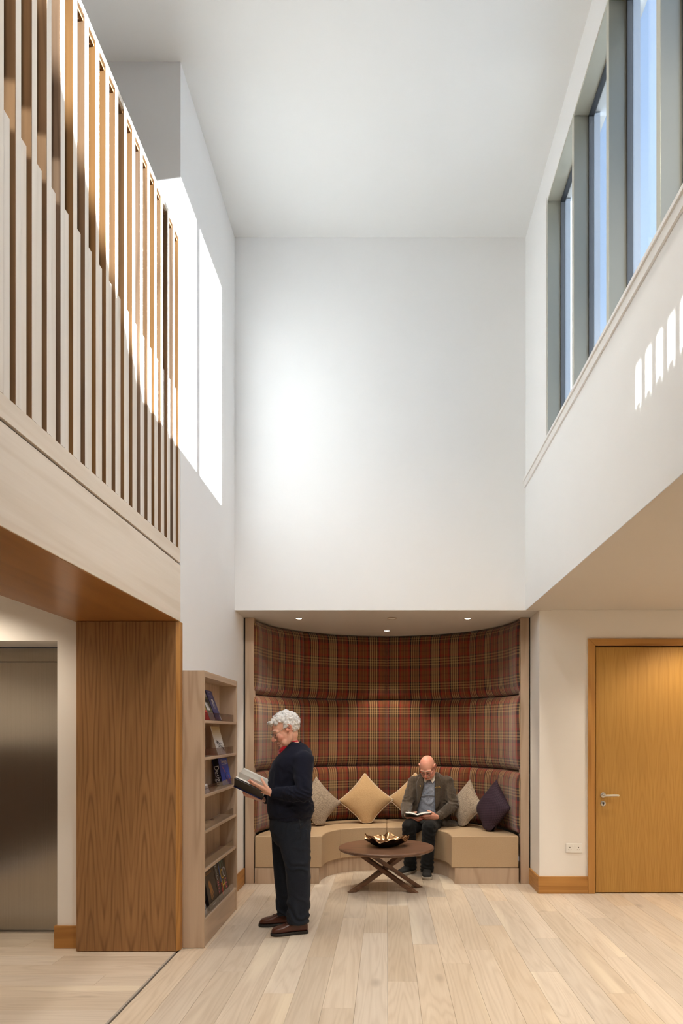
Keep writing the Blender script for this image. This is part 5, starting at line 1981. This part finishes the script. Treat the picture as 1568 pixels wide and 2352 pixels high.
lapel([(972, 1784), (974, 1800), (968, 1826), (961, 1846), (956, 1862), (957, 1864), (959, 1846), (957, 1822), (955, 1800), (962, 1784)], 'lapel', 0.012)
lapel([(998, 1782), (998.5, 1800), (998.5, 1826), (999, 1846), (999.5, 1858), (1003, 1860), (1011, 1840), (1014, 1818), (1015, 1798), (1008, 1780)], 'lapel', 0.012)
for wr, el in ((wrL, elL), (wrR, elR)):
    P2.add('sleeve_end', tube([el * 0.16 + wr * 0.84, el * 0.05 + wr * 0.95], [0.051, 0.049], 18, None, 3, False), M['jacket'], jk)
pn = bmesh.new()
for k in range(7):
    ell(W(1000.5 + 1.7 * k, 1807.5 + (1.3, -0.2, 0.5, -1.8, 0.6, -0.2, 1.4)[k], 7.872 + 0.0035 * k), (0.006, 0.003, 0.005), None, pn, 1)
P2.add('winged_brooch', pn, M['brass'], jk)
pn = bmesh.new()
ell(W(964.5, 1804, 7.885), (0.009, 0.003, 0.004), None, pn, 1)
ell(W(965, 1806, 7.885), (0.004, 0.003, 0.010), None, pn, 1)
P2.add('lapel_pin', pn, M['brass'], jk)

# trousers
bm = bmesh.new()
ell((hipL + hipR) / 2 + UP * 0.01, (0.19, 0.15, 0.095), None, bm, 3)
for h_, k_, a_, td in ((hipL, kneL, ankL, toeL), (hipR, kneR, ankR, toeR)):
    tube([h_, h_.lerp(k_, 0.5), k_ + UP * 0.006], [0.098, 0.092, 0.082], 16, bm)
    hem = a_ - UP * 0.035
    loft([(k_ + UP * 0.02, Vector((0.078, 0, 0)), Vector((0, 0.085, 0)), 2), (k_.lerp(hem, 0.35), Vector((0.074, 0, 0)), Vector((0, 0.084, 0)), 2.2), (k_.lerp(hem, 0.7), Vector((0.070, 0, 0)), Vector((0, 0.082, 0)), 2.2),
          (hem + UP * 0.03, Vector((0.072, 0, 0)), Vector((0, 0.084, 0)), 2.2), (hem, Vector((0.074, 0, 0)), Vector((0, 0.088, 0)), 2.2)], 18, bm)
for v in bm.verts:
    if v.co.y > 7.82 and v.co.z < 0.505: v.co.z = 0.505
me = remesh(bm, 0.007, 6)
displace(me, folds([
    (kneL + UP * -0.06, 0.14, (0.3, 0, 1), 0.06, 0.007, 1.0), (kneR + UP * -0.06, 0.14, (-0.3, 0, 1), 0.06, 0.007, 2.0), (ankL + UP * 0.05, 0.14, (0.3, 0, 1), 0.055, 0.008, 3.0), (ankR + UP * 0.05, 0.14, (0.3, 0, 1), 0.055, 0.008, 4.0)],
    wrinkle(0.003, 10.0, 3.0)))
for v in me.vertices:
    if v.co.y > 7.80 and v.co.z < 0.505: v.co.z = 0.505
P2.add('trousers', me, M['black_trouser'])
for a_, td in ((ankL, toeL), (ankR, toeR)):
    shoe(P2, Vector((a_.x, a_.y, 0)) - td * 0.075, td, 0.285, M['trainer'], M['trainer_sole'], 0.052, False, True)

# his open book
b2 = thing('open_book', 'small dark covered book lying open in the seated man’s hands'.replace('’', "'"), 'book', W(961, 1871, 7.58))
B2R = Vector(b2.location)
def b2_add(nm, bm, mat, **kw):
    o = obj(nm, bm, mat, b2, **kw)
    o.data.transform(Matrix.Translation(-B2R))
    return o
mid0, mid1 = W(958, 1873, 7.56), W(958, 1886, 7.70)       # spine, near edge to far edge
axb = mid1 - mid0
nb2 = Vector((1, 0, 0)).cross(axb).normalized()
for sg, wd, rise, nm in ((-1, 0.135, 0.028, 'left'), (1, 0.160, 0.030, 'right')):
    def leafmesh(off, th, inset, bend):
        bm = bmesh.new()
        N = 10
        rr = []
        for k in range(N + 1):
            f = k / N
            p = Vector((sg * (wd - inset) * f, 0, 0)) + nb2 * (off + rise * f + bend * math.sin(PI * min(1, f * 1.15)) * 0.6)
            q = []
            for e in (inset * 0.5 / 0.2, 1 - inset * 0.5 / 0.2):
                q += [bm.verts.new(mid0 + axb * e + p), bm.verts.new(mid0 + axb * e + p + nb2 * th)]
            rr.append([q[0], q[1], q[3], q[2]])
        for k in range(N):
            for i in range(4):
                bm.faces.new((rr[k][i], rr[k][(i + 1) % 4], rr[k + 1][(i + 1) % 4], rr[k + 1][i]))
        bm.faces.new(rr[0][::-1]); bm.faces.new(rr[-1])
        return bm
    b2_add('cover', leafmesh(0.0, 0.003, 0.0, 0.0), M['cover_dark'])
    b2_add('page_block', leafmesh(0.0035, 0.012, 0.006, 0.012), M['paper'])
    b2_add('page', leafmesh(0.017, 0.0008, 0.008, 0.020), M['paper'])
